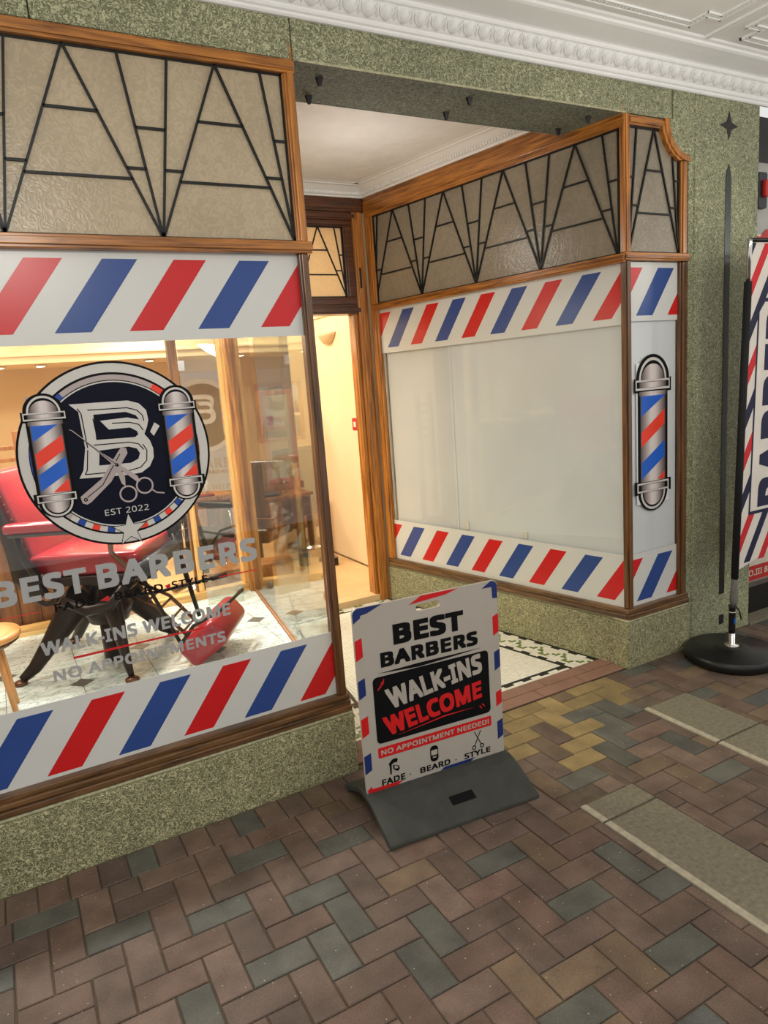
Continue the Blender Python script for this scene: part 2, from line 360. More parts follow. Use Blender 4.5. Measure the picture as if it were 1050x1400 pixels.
# flat text -------------------------------------------------
_tc = {}
def shipped_font():
    # grotesque face that ships inside Blender itself; the built-in font is the fallback
    try:
        import os
        p = os.path.join(bpy.utils.system_resource('DATAFILES'), 'fonts', 'NotoSansHebrew-Regular.woff2')
        return bpy.data.fonts.load(p) if os.path.exists(p) else None
    except Exception: return None
FONT = shipped_font()
def text_geo(s, bold=.0, spacing=1.0):
    k = (s, bold, spacing)
    if k in _tc: return _tc[k]
    cu = bpy.data.curves.new('t', 'FONT'); cu.body = s; cu.size = 1; cu.space_character = spacing; cu.resolution_u = 4; cu.fill_mode = 'FRONT'
    if FONT: cu.font = FONT
    o = bpy.data.objects.new('t', cu); COL.objects.link(o); bpy.context.view_layer.update()
    dg = bpy.context.evaluated_depsgraph_get(); me = bpy.data.meshes.new_from_object(o.evaluated_get(dg))
    vs = [tuple(v.co) for v in me.vertices]; fs = [tuple(p.vertices) for p in me.polygons]
    bpy.data.objects.remove(o); bpy.data.curves.remove(cu); bpy.data.meshes.remove(me)
    if bold:      # heavier strokes: shifted copies of the same outline
        bv, bf, n0 = [], [], len(vs)
        for k in range(8):
            ox, oy = ((-1, -1), (0, -1), (1, -1), (1, 0), (1, 1), (0, 1), (-1, 1), (-1, 0))[k]; j = len(bv)
            bv += [(v[0]+bold*.9*ox, v[1]+bold*.9*oy, 0) for v in vs]; bf += [tuple(i+j for i in f) for f in fs]
        vs, fs = bv, bf
    x0 = min(v[0] for v in vs); x1 = max(v[0] for v in vs); y0 = min(v[1] for v in vs); y1 = max(v[1] for v in vs)
    vs = [((v[0]-x0)/(x1-x0), (v[1]-y0)/(y1-y0)) for v in vs]
    _tc[k] = (vs, fs); return _tc[k]
def text(name, s, fr, quad, d, m, parent, bold=.02, spacing=1.0, orig=False, thick=.0006):
    """fit the text to quad = (BL, BR, TR, TL) on the frame"""
    vs, fs = text_geo(s, bold, spacing); bl, br, tr, tl = quad
    bm = B(); A = []; per = len(vs)//8 if bold else len(vs)
    for k, (u, v) in enumerate(vs):
        a = [(1-u)*(1-v)*bl[i]+u*(1-v)*br[i]+u*v*tr[i]+(1-u)*v*tl[i] for i in (0, 1)]
        A.append(bm.verts.new(fr.p(a[0], a[1], d+(k//per)*.00003)))
    for f in fs:
        try: bm.faces.new([A[i] for i in f])
        except ValueError: pass
    return obj(name, bm, m, parent, orig=orig)
def tq(s0, s1, z0, z1): return ((s0, z0), (s1, z0), (s1, z1), (s0, z1))
def flat(name, fr, poly, d, m, parent, orig=False, thick=.0005):
    bm = B(); prism(bm, fr, poly, d-thick, d); return obj(name, bm, m, parent, tri=True, orig=orig)
def clip(poly, s0, s1, z0=-9, z1=9):
    def cut(P, ins, inter):
        o = []
        for i in range(len(P)):
            a, b = P[i], P[(i+1) % len(P)]
            if ins(a): o.append(a)
            if ins(a) != ins(b): o.append(inter(a, b))
        return o
    def ix(x): return lambda a, b: (x, a[1]+(b[1]-a[1])*(x-a[0])/(b[0]-a[0]))
    def iz(z): return lambda a, b: (a[0]+(b[0]-a[0])*(z-a[1])/(b[1]-a[1]), z)
    P = poly
    for ins, inter in ((lambda p: p[0] >= s0, ix(s0)), (lambda p: p[0] <= s1, ix(s1)), (lambda p: p[1] >= z0, iz(z0)), (lambda p: p[1] <= z1, iz(z1))):
        if len(P) < 3: return []
        P = cut(P, ins, inter)
    return P if len(P) >= 3 else []
def circle(cx, cz, r, n=48, a0=0, a1=2*PI, rz=None):
    rz = rz or r
    return [(cx+r*math.cos(a0+(a1-a0)*i/n), cz+rz*math.sin(a0+(a1-a0)*i/n)) for i in range(n+(0 if abs(a1-a0-2*PI) < 1e-6 else 1))]
def ring(bm, fr, cx, cz, r0, r1, d0, d1, n=56, a0=0, a1=2*PI):
    full = abs(a1-a0-2*PI) < 1e-6
    for i in range(n):
        a, b = a0+(a1-a0)*i/n, a0+(a1-a0)*(i+1)/n
        q = [(cx+r*math.cos(t), cz+r*math.sin(t)) for r, t in ((r0, a), (r1, a), (r1, b), (r0, b))]
        prism(bm, fr, q, d0, d1)

# ================================================================== PAVEMENT
floor = struct('floor')
bm = B(); bx(bm, -3, 7, -5.5, .3, -.25, -.006)
o = obj('mortar_bed', bm, 'joint_sand', floor)
GREY = [(-0.14,-0.24),(0.08,-0.45),(0.23,-0.13),(0.64,-0.11),(0.58,-0.34),(0.39,-0.54),(0.49,-0.86),(0.70,-0.64),(0.76,-0.80),(0.65,-0.90),(0.91,-0.44),(0.25,-0.87),(0.96,-1.00),(0.86,-1.11),(1.32,-0.84),(1.43,-1.15),(1.69,-1.10),(1.69,-1.25),(1.54,-1.45),(1.16,-1.46),(2.72,-0.15),(2.62,-0.27),(2.51,-0.39),(2.40,-0.28),(2.30,-0.08),(2.29,-0.21),(2.34,-0.44),(2.21,-0.48),(2.09,-0.59),(1.98,-0.68),(1.89,-0.59),(1.78,-0.48),(2.40,-0.69),(2.35,-0.95),(2.92,-0.43),(2.93,-0.09),(2.94,-0.73),(2.28,-1.16)]
YEL = [(2.60,-0.10),(2.39,-0.10),(2.50,-0.11),(2.50,-0.21),(2.20,-0.09),(2.10,-0.10),(1.98,-0.10),(2.15,-0.23),(2.25,-0.33),(1.87,-0.17),(1.96,-0.27),(2.10,-0.37),(1.88,-0.38),(2.00,-0.47),(1.76,-0.37)]
SLABS = [(1.745, 2.03, -.914, -.794), (1.745, 2.03, -1.75, -.918), (2.56, 2.865, -.79, -.39), (2.56, 2.865, -1.62, -.795)]
def inslab(x, y): return any(a-.002 < x < b+.002 and c-.002 < y < d+.002 for a, b, c, d in SLABS)
bricks = []
def addbrick(x0, x1, y0, y1):
    g = .0022
    cells = []
    # drop or trim bricks that run into a slab
    for a, b, c, d in SLABS:
        if x0 < b and x1 > a and y0 < d and y1 > c:
            if x0 < a-.02: x1 = min(x1, a)
            elif x1 > b+.02: x0 = max(x0, b)
            elif y1 > d+.02: y0 = max(y0, d)
            elif y0 < c-.02: y1 = min(y1, c)
            else: return
    if x1-x0 < .025 or y1-y0 < .025: return
    bricks.append((x0+g, x1-g, y0+g, y1-g))
for i in range(-28, 66):
    for j in range(-1, 52):
        k = (i+j) % 4
        x, y = .1*i, -.1*j
        lim = -.2 if x < 1.19 else (-.0 if x < 2.85 else -.02)
        if k == 0: r = (x, x+.2, y-.1, y)
        elif k == 2: r = (x, x+.1, y-.2, y)
        elif k == 3 and j >= 2 and False: continue
        else:
            continue
        x0, x1, y0, y1 = r
        if x0 < 1.15 or x0 >= 2.9:
            L = -.2 if x0 < 1.15 else -.1
            if y1 > L: y1 = L
        elif y1 > -.008: y1 = -.008
        addbrick(x0, x1, y0, y1)
for i in range(-28, 13): addbrick(.08+.1*i, .18+.1*i, -.2, -.055)
for i in range(-28, 13): addbrick(.08+.1*i, .18+.1*i, -.1, -.06) if False else None
for i in range(30): addbrick(2.9+.1*i, 3.0+.1*i, -.1, -.004)
def bcol(cx, cy, a):
    def near(L): return min((abs(cx-x)+abs(cy-y) for x, y in L))
    g, yv = near(GREY), near(YEL)
    if g < .075 and g <= yv: base = (89, 88, 80)
    elif yv < .085: base = (134, 115, 78)
    elif (cx < -.3 or cx > 3.0 or cy < -1.6) and random.random() < .16: base = (86, 86, 82)
    elif cx > .9 and random.random() < .22: base = (110, 92, 74)
    else: base = random.choice([(106, 88, 77), (100, 84, 74), (109, 91, 79), (97, 81, 72), (104, 84, 73)])
    f = random.uniform(.93, 1.07)
    return tuple(min(1, v*f/255) for v in base)+(1,)
def brick_mesh(sx, sy, col):
    bm = B(); h = .02
    verts = bx(bm, -sx/2, sx/2, -sy/2, sy/2, -h, 0)
    te = [e for e in bm.edges if all(abs(v.co.z) < 1e-6 for v in e.verts)]
    bmesh.ops.bevel(bm, geom=te, offset=.0028, segments=1, affect='EDGES')
    lay = bm.loops.layers.color.new('Col')
    for f in bm.faces:
        for l in f.loops: l[lay] = col
    return bm
def visible(x, y):
    v = Vector((x, y, 0))-CAMP; z = v.dot(fw)
    if z < .1: return False
    px, py = 525+FPX*v.dot(rt)/z, 700-FPX*v.dot(up)/z
    return -40 < px < 1090 and -40 < py < 1450
items = []
for b in bricks:
    cx, cy = (b[0]+b[1])/2, (b[2]+b[3])/2
    items.append((not visible(cx, cy), (Vector((cx, cy, 0))-CAMP).length, b))
items.sort(key=lambda t: (t[0], t[1]))
rest = B(); rlay = rest.loops.layers.color.new('Col')
for n, (nv, dist, b) in enumerate(items):
    sx, sy = b[1]-b[0], b[3]-b[2]; cx, cy = (b[0]+b[1])/2, (b[2]+b[3])/2; col = bcol(cx, cy, 0)
    dz = random.uniform(-.0014, .0014)
    if n < 290 and not nv:
        bm = brick_mesh(sx, sy, col); me = bpy.data.meshes.new('paver'); bm.to_mesh(me); bm.free()
        o = link('paver', me, 'paver_clay', floor, orig=True)
        o.location = (cx, cy, dz); o.rotation_euler = (random.uniform(-.004, .004), random.uniform(-.004, .004), random.uniform(-.006, .006))
    else:
        vs = bx(rest, b[0], b[1], b[2], b[3], -.02, dz)
        for v in vs:
            for f in v.link_faces:
                for l in f.loops: l[rlay] = col
o = obj('paver_field', rest, 'paver_clay', floor); o['kind'] = 'stuff'
for a, b, c, d in SLABS:
    bm = B(); bx(bm, a+.003, b-.003, c+.003, d-.003, -.02, .001)
    s = obj('concrete_slab', bm, 'concrete', floor, bevel=.004)
    bm = B(); bx(bm, a+.001, a+.03, c+.003, d-.003, -.02, .0035)
    obj('slab_edge', bm, 'concrete_edge', s, bevel=.003)
# threshold strip of the entrance: two rows of clay tiles
def xl(y): return 1.154+y*math.tan(TL)
def xr(y): return 2.888-y*math.tan(TH)
for row, (y0, y1) in enumerate(((.0, .088), (.092, .176))):
    x = xl(0)+.03 + (.1 if row else 0); first = True
    xs = [xl(y1)+.004]
    while x < xr(y1)-.1: xs.append(x+.22); x += .29
    xs.append(xr(y1)-.004)
    for a, b in zip(xs[:-1], xs[1:]):
        if b-a < .03: continue
        bm = B(); bx(bm, a+.002, b-.002, y0, y1, -.02, .0015); obj('threshold_tile', bm, 'threshold_clay', floor, bevel=.002)
bm = B(); bx(bm, 1.16, 2.88, -.008, -.002, -.02, -.002); obj('threshold_joint', bm, 'black_plastic', floor)

# ================================================================== VESTIBULE FLOOR (mosaic)
vf = struct('floor')
bm = B(); prism(bm, Fr((0, 0, 0), (1, 0, 0), (0, 0, 1)), [(0, 0), (1, 0), (1, 1)], 0, 0.001) if False else None
poly = [(xl(.17), .17), (xr(.17), .17), (xr(2.15), 2.15), (xl(2.15), 2.15)]
top = [bm.verts.new((x, y, -.004)) for x, y in poly]; bot = [bm.verts.new((x, y, -.1)) for x, y in poly]
bm.faces.new(top); bm.faces.new(bot[::-1])
for i in range(4): bm.faces.new((top[i], bot[i], bot[(i+1) % 4], top[(i+1) % 4]))
obj('mosaic_bed', bm, 'mosaic_grout', vf)
T = .0205
mos = B()
def tile(x0, x1, y0, y1, mi, j=.0009):
    z = random.uniform(-.0004, .0006)
    vs = [mos.verts.new(p) for p in ((x0+j, y0+j, z), (x1-j, y0+j, z), (x1-j, y1-j, z), (x0+j, y1-j, z))]
    lo = [mos.verts.new((v.co.x, v.co.y, -.005)) for v in vs]
    f = mos.faces.new(vs); f.material_index = mi
    for i in range(4):
        g = mos.faces.new((vs[i], lo[i], lo[(i+1) % 4], vs[(i+1) % 4])); g.material_index = mi
def pat(s, d):
    """border: 0 white 1 green 2 black"""
    if d == 0: return 2
    if d == 1: return 2 if s % 6 < 3 else 0
    if d == 2: return 0
    if 3 <= d <= 7:
        t = s % 8; tri = t if t < 4 else 8-t
        return 1 if abs((d-3)-tri) <= 0.6 or (tri == d-4 and t % 2) else 0
    if d == 8: return 0
    if d == 9: return 2 if s % 6 >= 3 else 0
    return 2
rows = int((2.15-.18)/T)
for r in range(rows):
    y0 = .18+r*T; a, b = xl(y0+T/2)+.004, xr(y0+T/2)-.004; db = rows-1-r
    if r < 3 or db < 11:
        n = int((b-a)/T); t = (b-a)/n
        for i in range(n):
            dl, dr = i, n-1-i
            if r < 3 and min(dl, dr) >= 11: mi = (0, 2 if i % 6 < 3 else 0, 2)[r]
            elif r < 3: mi = pat(r, min(dl, dr))
            elif db < min(dl, dr): mi = pat(i, db)
            else: mi = pat(r, min(dl, dr))
            tile(a+i*t, a+(i+1)*t, y0, y0+T, mi)
    else:
        for i in range(11): tile(a+i*T, a+(i+1)*T, y0, y0+T, pat(r, i)); tile(b-(i+1)*T, b-i*T, y0, y0+T, pat(r, i))
        x0 = a+11*T; x1 = b-11*T; i = math.ceil(x0/T); 
        if i*T-x0 > .003: tile(x0, i*T, y0, y0+T, 0)
        while (i+1)*T <= x1: tile(i*T, (i+1)*T, y0, y0+T, 0); i += 1
        if x1-i*T > .003: tile(i*T, x1, y0, y0+T, 0)
o = obj('mosaic_tiles', mos, ['mosaic_white', 'mosaic_green', 'mosaic_black'], vf, orig='keep'); o['kind'] = 'stuff'

# ================================================================== STONE FRONT
wf = struct('wall_front')
def notch():
    pts = [(3.214, 2.86)]
    c = (3.36, 2.86)     # quarter circle hollow
    for i in range(9):
        a = PI + (PI/2)*i/8
        pts.append((c[0]+.146*math.cos(a), c[1]+.155*math.sin(a)))
    return pts
# fascia stones
for a, b in ((-2.6, -.9), (-.895, .283), (.287, 1.166), (1.170, 3.233)):
    bm = B(); prism(bm, FAC, rect(a, b, 2.862, 3.06), -.35, 0); obj('lintel_stone', bm, 'green_stone', wf, bevel=.003)
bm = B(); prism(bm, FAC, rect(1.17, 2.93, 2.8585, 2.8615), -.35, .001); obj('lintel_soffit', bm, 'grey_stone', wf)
bm = B(); prism(bm, FAC, [(1.19, 2.858), (2.90, 2.858), (2.90, 2.866), (1.19, 2.866)], 0, .004); obj('lintel_edge', bm, 'stone_edge', wf)
# pier stone with hollow corner above the small window
bm = B(); n9 = notch()
prism(bm, FAC, n9 + [(3.40, 2.705), (3.40, 3.06), (3.237, 3.06), (3.237, 2.862)], -.12, .004); obj('corner_stone', bm, 'green_stone', wf, tri=True)
bm = B(); prism(bm, FAC, rect(3.36, 3.405, 0, 2.705), -.12, .0); obj('pier_reveal', bm, 'green_stone', wf)
bm = B(); prism(bm, FAC, rect(3.403, 3.935, 0, 3.06), -.3, .006); pil = obj('pilaster', bm, 'green_stone', wf, bevel=.004)
bm = B()
prism(bm, FAC, [(3.647, .26), (3.693, .26), (3.697, 2.60), (3.690, 2.64), (3.676, 2.685), (3.656, 2.64), (3.649, 2.60)], .004, .0085)
obj('inlay_bar', bm, 'black_inlay', pil)
bm = B(); prism(bm, FAC, rect(3.65, 3.692, .07, .128), .004, .0085); obj('inlay_square', bm, 'black_inlay', pil)
bm = B(); st = []
for k in range(8):
    a = PI/2+k*PI/4; r = (.073, .027)[k % 2]; st.append((3.672+r*math.cos(a), 2.873+r*math.sin(a)))
prism(bm, FAC, st, .004, .0085); obj('inlay_star', bm, 'black_inlay', pil, tri=True)
# risers
def riser(name, fr, s0, s1, d0, d1):
    bm = B(); prism(bm, fr, rect(s0, s1, -.02, .262), d0, d1); r = obj(name, bm, 'green_stone_riser', wf, bevel=.008)
    bm = B(); prism(bm, fr, rect(s0, s1, .2625, .276), d0, d1-.008); obj('riser_top_edge', bm, 'stone_edge', r, bevel=.005)
riser('riser_stone', FAC, -2.6, 1.17, -.12, .045)
riser('riser_stone', FAC, 2.865, 3.365, -.12, .022)
riser('riser_stone', RW, -2.03, -.0, -.12, .008)
riser('riser_stone', LW, .05, 2.03, -.12, .0)
# little black pigeon hooks under the lintel
for k, (x, y) in enumerate(((1.322, .105), (1.35, .28), (2.031, .082), (2.028, .26), (2.745, .09), (2.72, .273))):
    bm = B(); h = .032
    vs = [bm.verts.new((x+a*.014, y+b*.008, 2.858)) for a, b in ((-1, -1), (1, -1), (1, 1), (-1, 1))]
    lo = [bm.verts.new((x+a*.005, y+b*.004, 2.858-h)) for a, b in ((-1, -1), (1, -1), (1, 1), (-1, 1))]
    bm.faces.new(vs); bm.faces.new(lo[::-1])
    for i in range(4): bm.faces.new((vs[i], lo[i], lo[(i+1) % 4], vs[(i+1) % 4]))
    o = obj('soffit_hook', bm, 'black_plastic')
    tag(o, 'small black hook under the grey stone lintel, ' + ('front one at the left end', 'back one at the left end', 'front one in the middle', 'back one in the middle', 'front one at the right end', 'back one at the right end')[k], 'hook', 'hooks under the lintel')

# ================================================================== ARCADE CEILING + CORNICE
ce = struct('ceiling')
bm = B(); bx(bm, -2.6, 6.5, -3.9, -.2, 3.15, 3.25); obj('ceiling_board', bm, 'plaster', ce)
CP = Fr((0, 0, 0), (1, 0, 0), (0, 0, -1))   # not used for z; ceiling patterns use boxes
def crib(x0, x1, y0, y1, z0, z1): bx(cb, min(x0, x1), max(x0, x1), min(y0, y1), max(y0, y1), z0, z1)
for k in range(-3, 3):
    X0 = 3.30+1.17*k; X1 = X0+.98; Y1 = -.265; Y0 = -1.15; nq = .09
    cb = B()
    path = [(X0+nq, Y1), (X1-nq, Y1), (X1-nq, Y1-nq), (X1, Y1-nq), (X1, Y0+nq), (X1-nq, Y0+nq), (X1-nq, Y0), (X0+nq, Y0), (X0+nq, Y0+nq), (X0, Y0+nq), (X0, Y1-nq), (X0+nq, Y1-nq)]
    for off, hgt, wd in ((0, .010, .010), (.028, .007, .007)):
        for a, b in zip(path, path[1:]+path[:1]):
            cx, cy = (X0+X1)/2, (Y0+Y1)/2
            sx = lambda p: p[0]+(off if p[0] < cx else -off); sy = lambda p: p[1]+(off if p[1] < cy else -off)
            ax, ay, bxx, byy = sx(a), sy(a), sx(b), sy(b)
            crib(min(ax, bxx)-wd/2, max(ax, bxx)+wd/2, min(ay, byy)-wd/2, max(ay, byy)+wd/2, 3.15-hgt, 3.1505)
    for a, b in zip(path, path[1:]+path[:1]):      # dentil beads between the two fillets
        L = math.hypot(b[0]-a[0], b[1]-a[1]); n = max(1, int(L/.02))
        for i in range(n):
            t = (i+.5)/n; x, y = a[0]+(b[0]-a[0])*t, a[1]+(b[1]-a[1])*t
            x += .014 if x < (X0+X1)/2 else -.014; y += .014 if y < (Y0+Y1)/2 else -.014
            crib(x-.006, x+.006, y-.006, y+.006, 3.143, 3.1505)
    pr = obj('relief_frame', cb, 'plaster', ce); 
    cb = B()
    for dx in (-.105, -.085): crib(X0+dx-.006, X0+dx+.006, -1.3, -.21, 3.14, 3.1505)
    obj('relief_rib', cb, 'plaster', ce)
t1 = struct('trim_1')
def extr(fr_pts, x0, x1, name, m, parent, bevel=0):
    """profile in (y, z) swept along x"""
    bm = B(); a = [bm.verts.new((x0, y, z)) for y, z in fr_pts]; b = [bm.verts.new((x1, y, z)) for y, z in fr_pts]
    bm.faces.new(a); bm.faces.new(b[::-1]); n = len(a)
    for i in range(n): bm.faces.new((a[i], b[i], b[(i+1) % n], a[(i+1) % n]))
    return obj(name, bm, m, parent, bevel=bevel, tri=True)
prof = [(-.001, 3.0), (-.012, 3.0), (-.018, 3.006), (-.018, 3.014), (-.026, 3.018), (-.030, 3.026), (-.030, 3.032),
        (-.038, 3.038), (-.058, 3.062), (-.070, 3.082), (-.080, 3.085), (-.084, 3.092), (-.084, 3.100), (-.092, 3.104),
        (-.150, 3.114), (-.188, 3.122), (-.198, 3.128), (-.200, 3.138), (-.214, 3.142), (-.220, 3.150), (-.220, 3.2), (-.001, 3.2)]
extr(prof, -2.6, 6.5, 'cornice', 'plaster', t1)
eg = B()
bmesh.ops.create_uvsphere(eg, u_segments=10, v_segments=8, radius=1, matrix=Matrix.Diagonal((.021, .017, .030, 1)))
for v in eg.verts: v.co.z -= .002
rg = []
for k in range(17):
    a = PI*.98+ PI*1.04*k/16; rg.append((.030*math.cos(a), -.004, .036*math.sin(a)+.014))
tube(eg, rg, .0042, 5)
tube(eg, [(.039, -.002, .028), (.039, -.005, -.01), (.039, -.002, -.028)], [.0025, .006, .001], 5)
for f in eg.faces: f.smooth = True
eme = bpy.data.meshes.new('egg_ornament'); eg.to_mesh(eme); eg.free(); eme.materials.append(MATS['plaster'])
for k in range(56):
    o = link('egg_ornament', eme, 'plaster', t1, orig=True)
    o.location = (.15+.078*k, -.054, 3.060); o.rotation_euler = (math.radians(45), 0, 0)

# ================================================================== VESTIBULE CEILING + CORNICE
vc = struct('ceiling')
bm = B(); bx(bm, 1.0, 3.1, .35, 2.3, 3.0, 3.05); obj('ceiling_paper', bm, 'plaster_relief', vc)
bm = B(); bx(bm, 1.0, 3.1, .345, .352, 2.8585, 3.0); obj('lintel_back', bm, 'plaster', vc)
t2 = struct('trim_2')
def cornice_run(p0, p1, inward, name):
    """profile swept along a horizontal wall line; inward = unit vector off the wall"""
    pr = [(0, 2.935), (.012, 2.935), (.016, 2.945), (.030, 2.948), (.034, 2.966), (.050, 2.970), (.085, 2.990), (.105, 2.992), (.108, 2.998), (.135, 2.998), (.138, 3.002), (0, 3.002)]
    bm = B(); I = Vector(inward)
    A = [bm.verts.new(Vector((p0[0], p0[1], 0))+I*a+Vector((0, 0, z))) for a, z in pr]; Bv = [bm.verts.new(Vector((p1[0], p1[1], 0))+I*a+Vector((0, 0, z))) for a, z in pr]
    bm.faces.new(A); bm.faces.new(Bv[::-1]); n = len(A)
    for i in range(n): bm.faces.new((A[i], Bv[i], Bv[(i+1) % n], A[(i+1) % n]))
    L = (Vector(p1)-Vector(p0)).length; dr = (Vector(p1)-Vector(p0)).normalized(); k = int(L/.022)
    for i in range(k):
        c = Vector((p0[0], p0[1], 0)) + Vector((dr.x, dr.y, 0))*((i+.5)*.022) + I*.033
        M = Matrix.Translation(c+Vector((0, 0, 2.957))) @ Matrix.Rotation(math.atan2(dr.y, dr.x), 4, 'Z') @ Matrix.Diagonal((.013, .012, .017, 1))
        bmesh.ops.create_cube(bm, size=1, matrix=M)
    obj(name, bm, 'plaster', t2, tri=True)
cR0 = RW.p(0-.3, 0, 0); cR1 = RW.p(-2.04, 0, 0)
cornice_run((cR1.x, cR1.y), (cR0.x, cR0.y), tuple(RW.n), 'cornice')
cornice_run((1.40, 2.0), (2.50, 2.0), (0, -1, 0), 'cornice')
a, b = LW.p(.3, 0, 0), LW.p(2.03, 0, 0)
cornice_run((a.x, a.y), (b.x, b.y), tuple(LW.n), 'cornice')

# ================================================================== LEADED TRANSOMS
def transom(fr, x0, P, n, z0, z1, s0, s1, d, parent, pm, prebar=None):
    zz = lambda t: z0+(z1-z0)*t
    cA, cB, cC, cD = zz(.67), zz(.325), zz(.383), zz(.605)     # cross bars
    f = P/6.0
    X = lambda node, top, z: node+(top-node)*(z-z0)/(z1-z0)
    polys = []; bars = []
    for k in range(n):
        N0, N1 = x0+k*P, x0+(k+1)*P; ap = N0+P/2; l3 = N0+f; l2 = N1-f
        # wedge at node N0 between line2 of previous (top N0-f) and line3 (top N0+f)
        for Nn, first in ((N0, True),) + (((N1, False),) if k == n-1 else ()):
            tl, tr = Nn-f, Nn+f
            polys.append([(X(Nn, tl, cD), cD), (X(Nn, tr, cD), cD), (tr, z1), (tl, z1)])
            polys.append([(Nn, z0), (X(Nn, tr, cD), cD), (X(Nn, tl, cD), cD)])
            bars += [((X(Nn, tl, cD), cD), (X(Nn, tr, cD), cD)), ((Nn, z0), (tl, z1)), ((Nn, z0), (tr, z1))]
        polys.append([(X(N0, l3, cC), cC), (X(N0, ap, cC), cC), (ap, z1), (l3, z1)])
        polys.append([(N0, z0), (X(N0, ap, cC), cC), (X(N0, l3, cC), cC)])
        polys.append([(X(N1, ap, cC), cC), (X(N1, l2, cC), cC), (l2, z1), (ap, z1)])
        polys.append([(N1, z0), (X(N1, l2, cC), cC), (X(N1, ap, cC), cC)])
        polys.append([(X(N0, ap, cA), cA), (X(N1, ap, cA), cA), (ap, z1)])
        polys.append([(X(N0, ap, cB), cB), (X(N1, ap, cB), cB), (X(N1, ap, cA), cA), (X(N0, ap, cA), cA)])
        polys.append([(N0, z0), (N1, z0), (X(N1, ap, cB), cB), (X(N0, ap, cB), cB)])
        bars += [((N0, z0), (ap, z1)), ((N1, z0), (ap, z1)), ((X(N0, ap, cA), cA), (X(N1, ap, cA), cA)), ((X(N0, ap, cB), cB), (X(N1, ap, cB), cB)),
                 ((X(N0, l3, cC), cC), (X(N0, ap, cC), cC)), ((X(N1, ap, cC), cC), (X(N1, l2, cC), cC))]
    for p in polys:
        q = clip(p, s0, s1)
        if q:
            ar = abs(sum(q[i][0]*q[(i+1) % len(q)][1]-q[(i+1) % len(q)][0]*q[i][1] for i in range(len(q))))/2
            if ar < .0002: continue
            cx = sum(v[0] for v in q)/len(q); cz = sum(v[1] for v in q)/len(q)
            bm = B(); dd = random.uniform(-.0008, .0008)
            prism(bm, fr, q, d-.004+dd, d+dd); obj('pane', bm, pm, parent)
    bm = B()
    for a, b in bars:
        if a[0] > b[0]: a, b = b, a
        if b[0] < s0 or a[0] > s1: continue
        # trim to window
        def at(x): t = (x-a[0])/(b[0]-a[0]); return (x, a[1]+(b[1]-a[1])*t)
        a2 = at(s0) if a[0] < s0 else a; b2 = at(s1) if b[0] > s1 else b
        if math.hypot(a2[0]-b2[0], a2[1]-b2[1]) > .004: barline(bm, fr, a2, b2, .0085, d+.001, d+.009)
    for q in ((s0, s0+.010), (s1-.010, s1)): prism(bm, fr, rect(q[0], q[1], z0, z1), d+.001, d+.007)
    prism(bm, fr, rect(s0, s1, z1-.008, z1), d+.001, d+.007); prism(bm, fr, rect(s0, s1, z0, z0+.008), d+.001, d+.007)
    obj('leading', bm, 'lead', parent)
def band(fr, smin, smax, zb0, zb1, zs0, zs1, s_first, col_first, slant, wd, pitch, d, parent, edge=None):
    flat('vinyl_band', fr, rect(smin, smax, zb0, zb1), d, 'vinyl_white', parent)
    s = s_first; c = col_first; n = 0
    while s < smax:
        q = clip([(s, zs0), (s+wd, zs0), (s+wd+slant, zs1), (s+slant, zs1)], smin, smax)
        if q: flat('vinyl_stripe', fr, q, d+.0006, ('vinyl_red', 'vinyl_blue')[c], parent)
        s += pitch; c = 1-c
def moulded(fr, poly_rects, parent, m, d0=-.03, name='frame'):
    pass
def frame_bar(fr, s0, s1, z0, z1, parent, m, name='frame_rail', d=.0, back=-.05, step=.007):
    """wooden bar with a stepped moulding: wide base and narrower raised face"""
    bm = B(); prism(bm, fr, rect(s0, s1, z0, z1), back, d-step)
    if (z1-z0) > (s1-s0): q = rect(s0+(s1-s0)*.22, s1-(s1-s0)*.22, z0, z1)
    else: q = rect(s0, s1, z0+(z1-z0)*.22, z1-(z1-z0)*.22)
    prism(bm, fr, q, d-step, d)
    return obj(name, bm, m, parent, bevel=.003)

# ---------------- window_1 : big left shopfront window
w1 = struct('window_1')
frame_bar(FAC, -2.3, 1.168, 2.812, 2.858, w1, 'wood_rail', 'top_rail', .012)
frame_bar(FAC, -2.3, 1.175, 2.172, 2.217, w1, 'wood_rail', 'transom_rail', .024)
frame_bar(FAC, 1.126, 1.166, 2.217, 2.812, w1, 'wood_post', 'upper_post', .010)
frame_bar(FAC, 1.122, 1.160, .345, 2.172, w1, 'wood_dark_post', 'corner_post', .010)
for z0, z1, d in ((.278, .302, .040), (.302, .324, .030), (.324, .345, .016)):
    bm = B(); prism(bm, FAC, rect(-2.3, 1.166, z0, z1), -.05, d); obj('sill_moulding', bm, 'wood_dark_rail', w1, bevel=.004)
transom(FAC, -1.38, .5, 5, 2.217, 2.813, -1.38, 1.124, -.02, w1, 'obscure_glass')
bm = B(); prism(bm, FAC, rect(-2.3, 1.124, .34, 2.176), -.026, -.021); obj('glass_pane', bm, 'clear_glass', w1)
D1 = -.0195
band(FAC, -2.3, 1.122, 1.867, 2.172, 1.904, 2.147, -2.2038, 1, .183, .117, .2424, D1, w1)
band(FAC, -2.3, 1.122, .345, .629, .3585, .601, -2.480, 0, .183, .117, .2452, D1, w1)

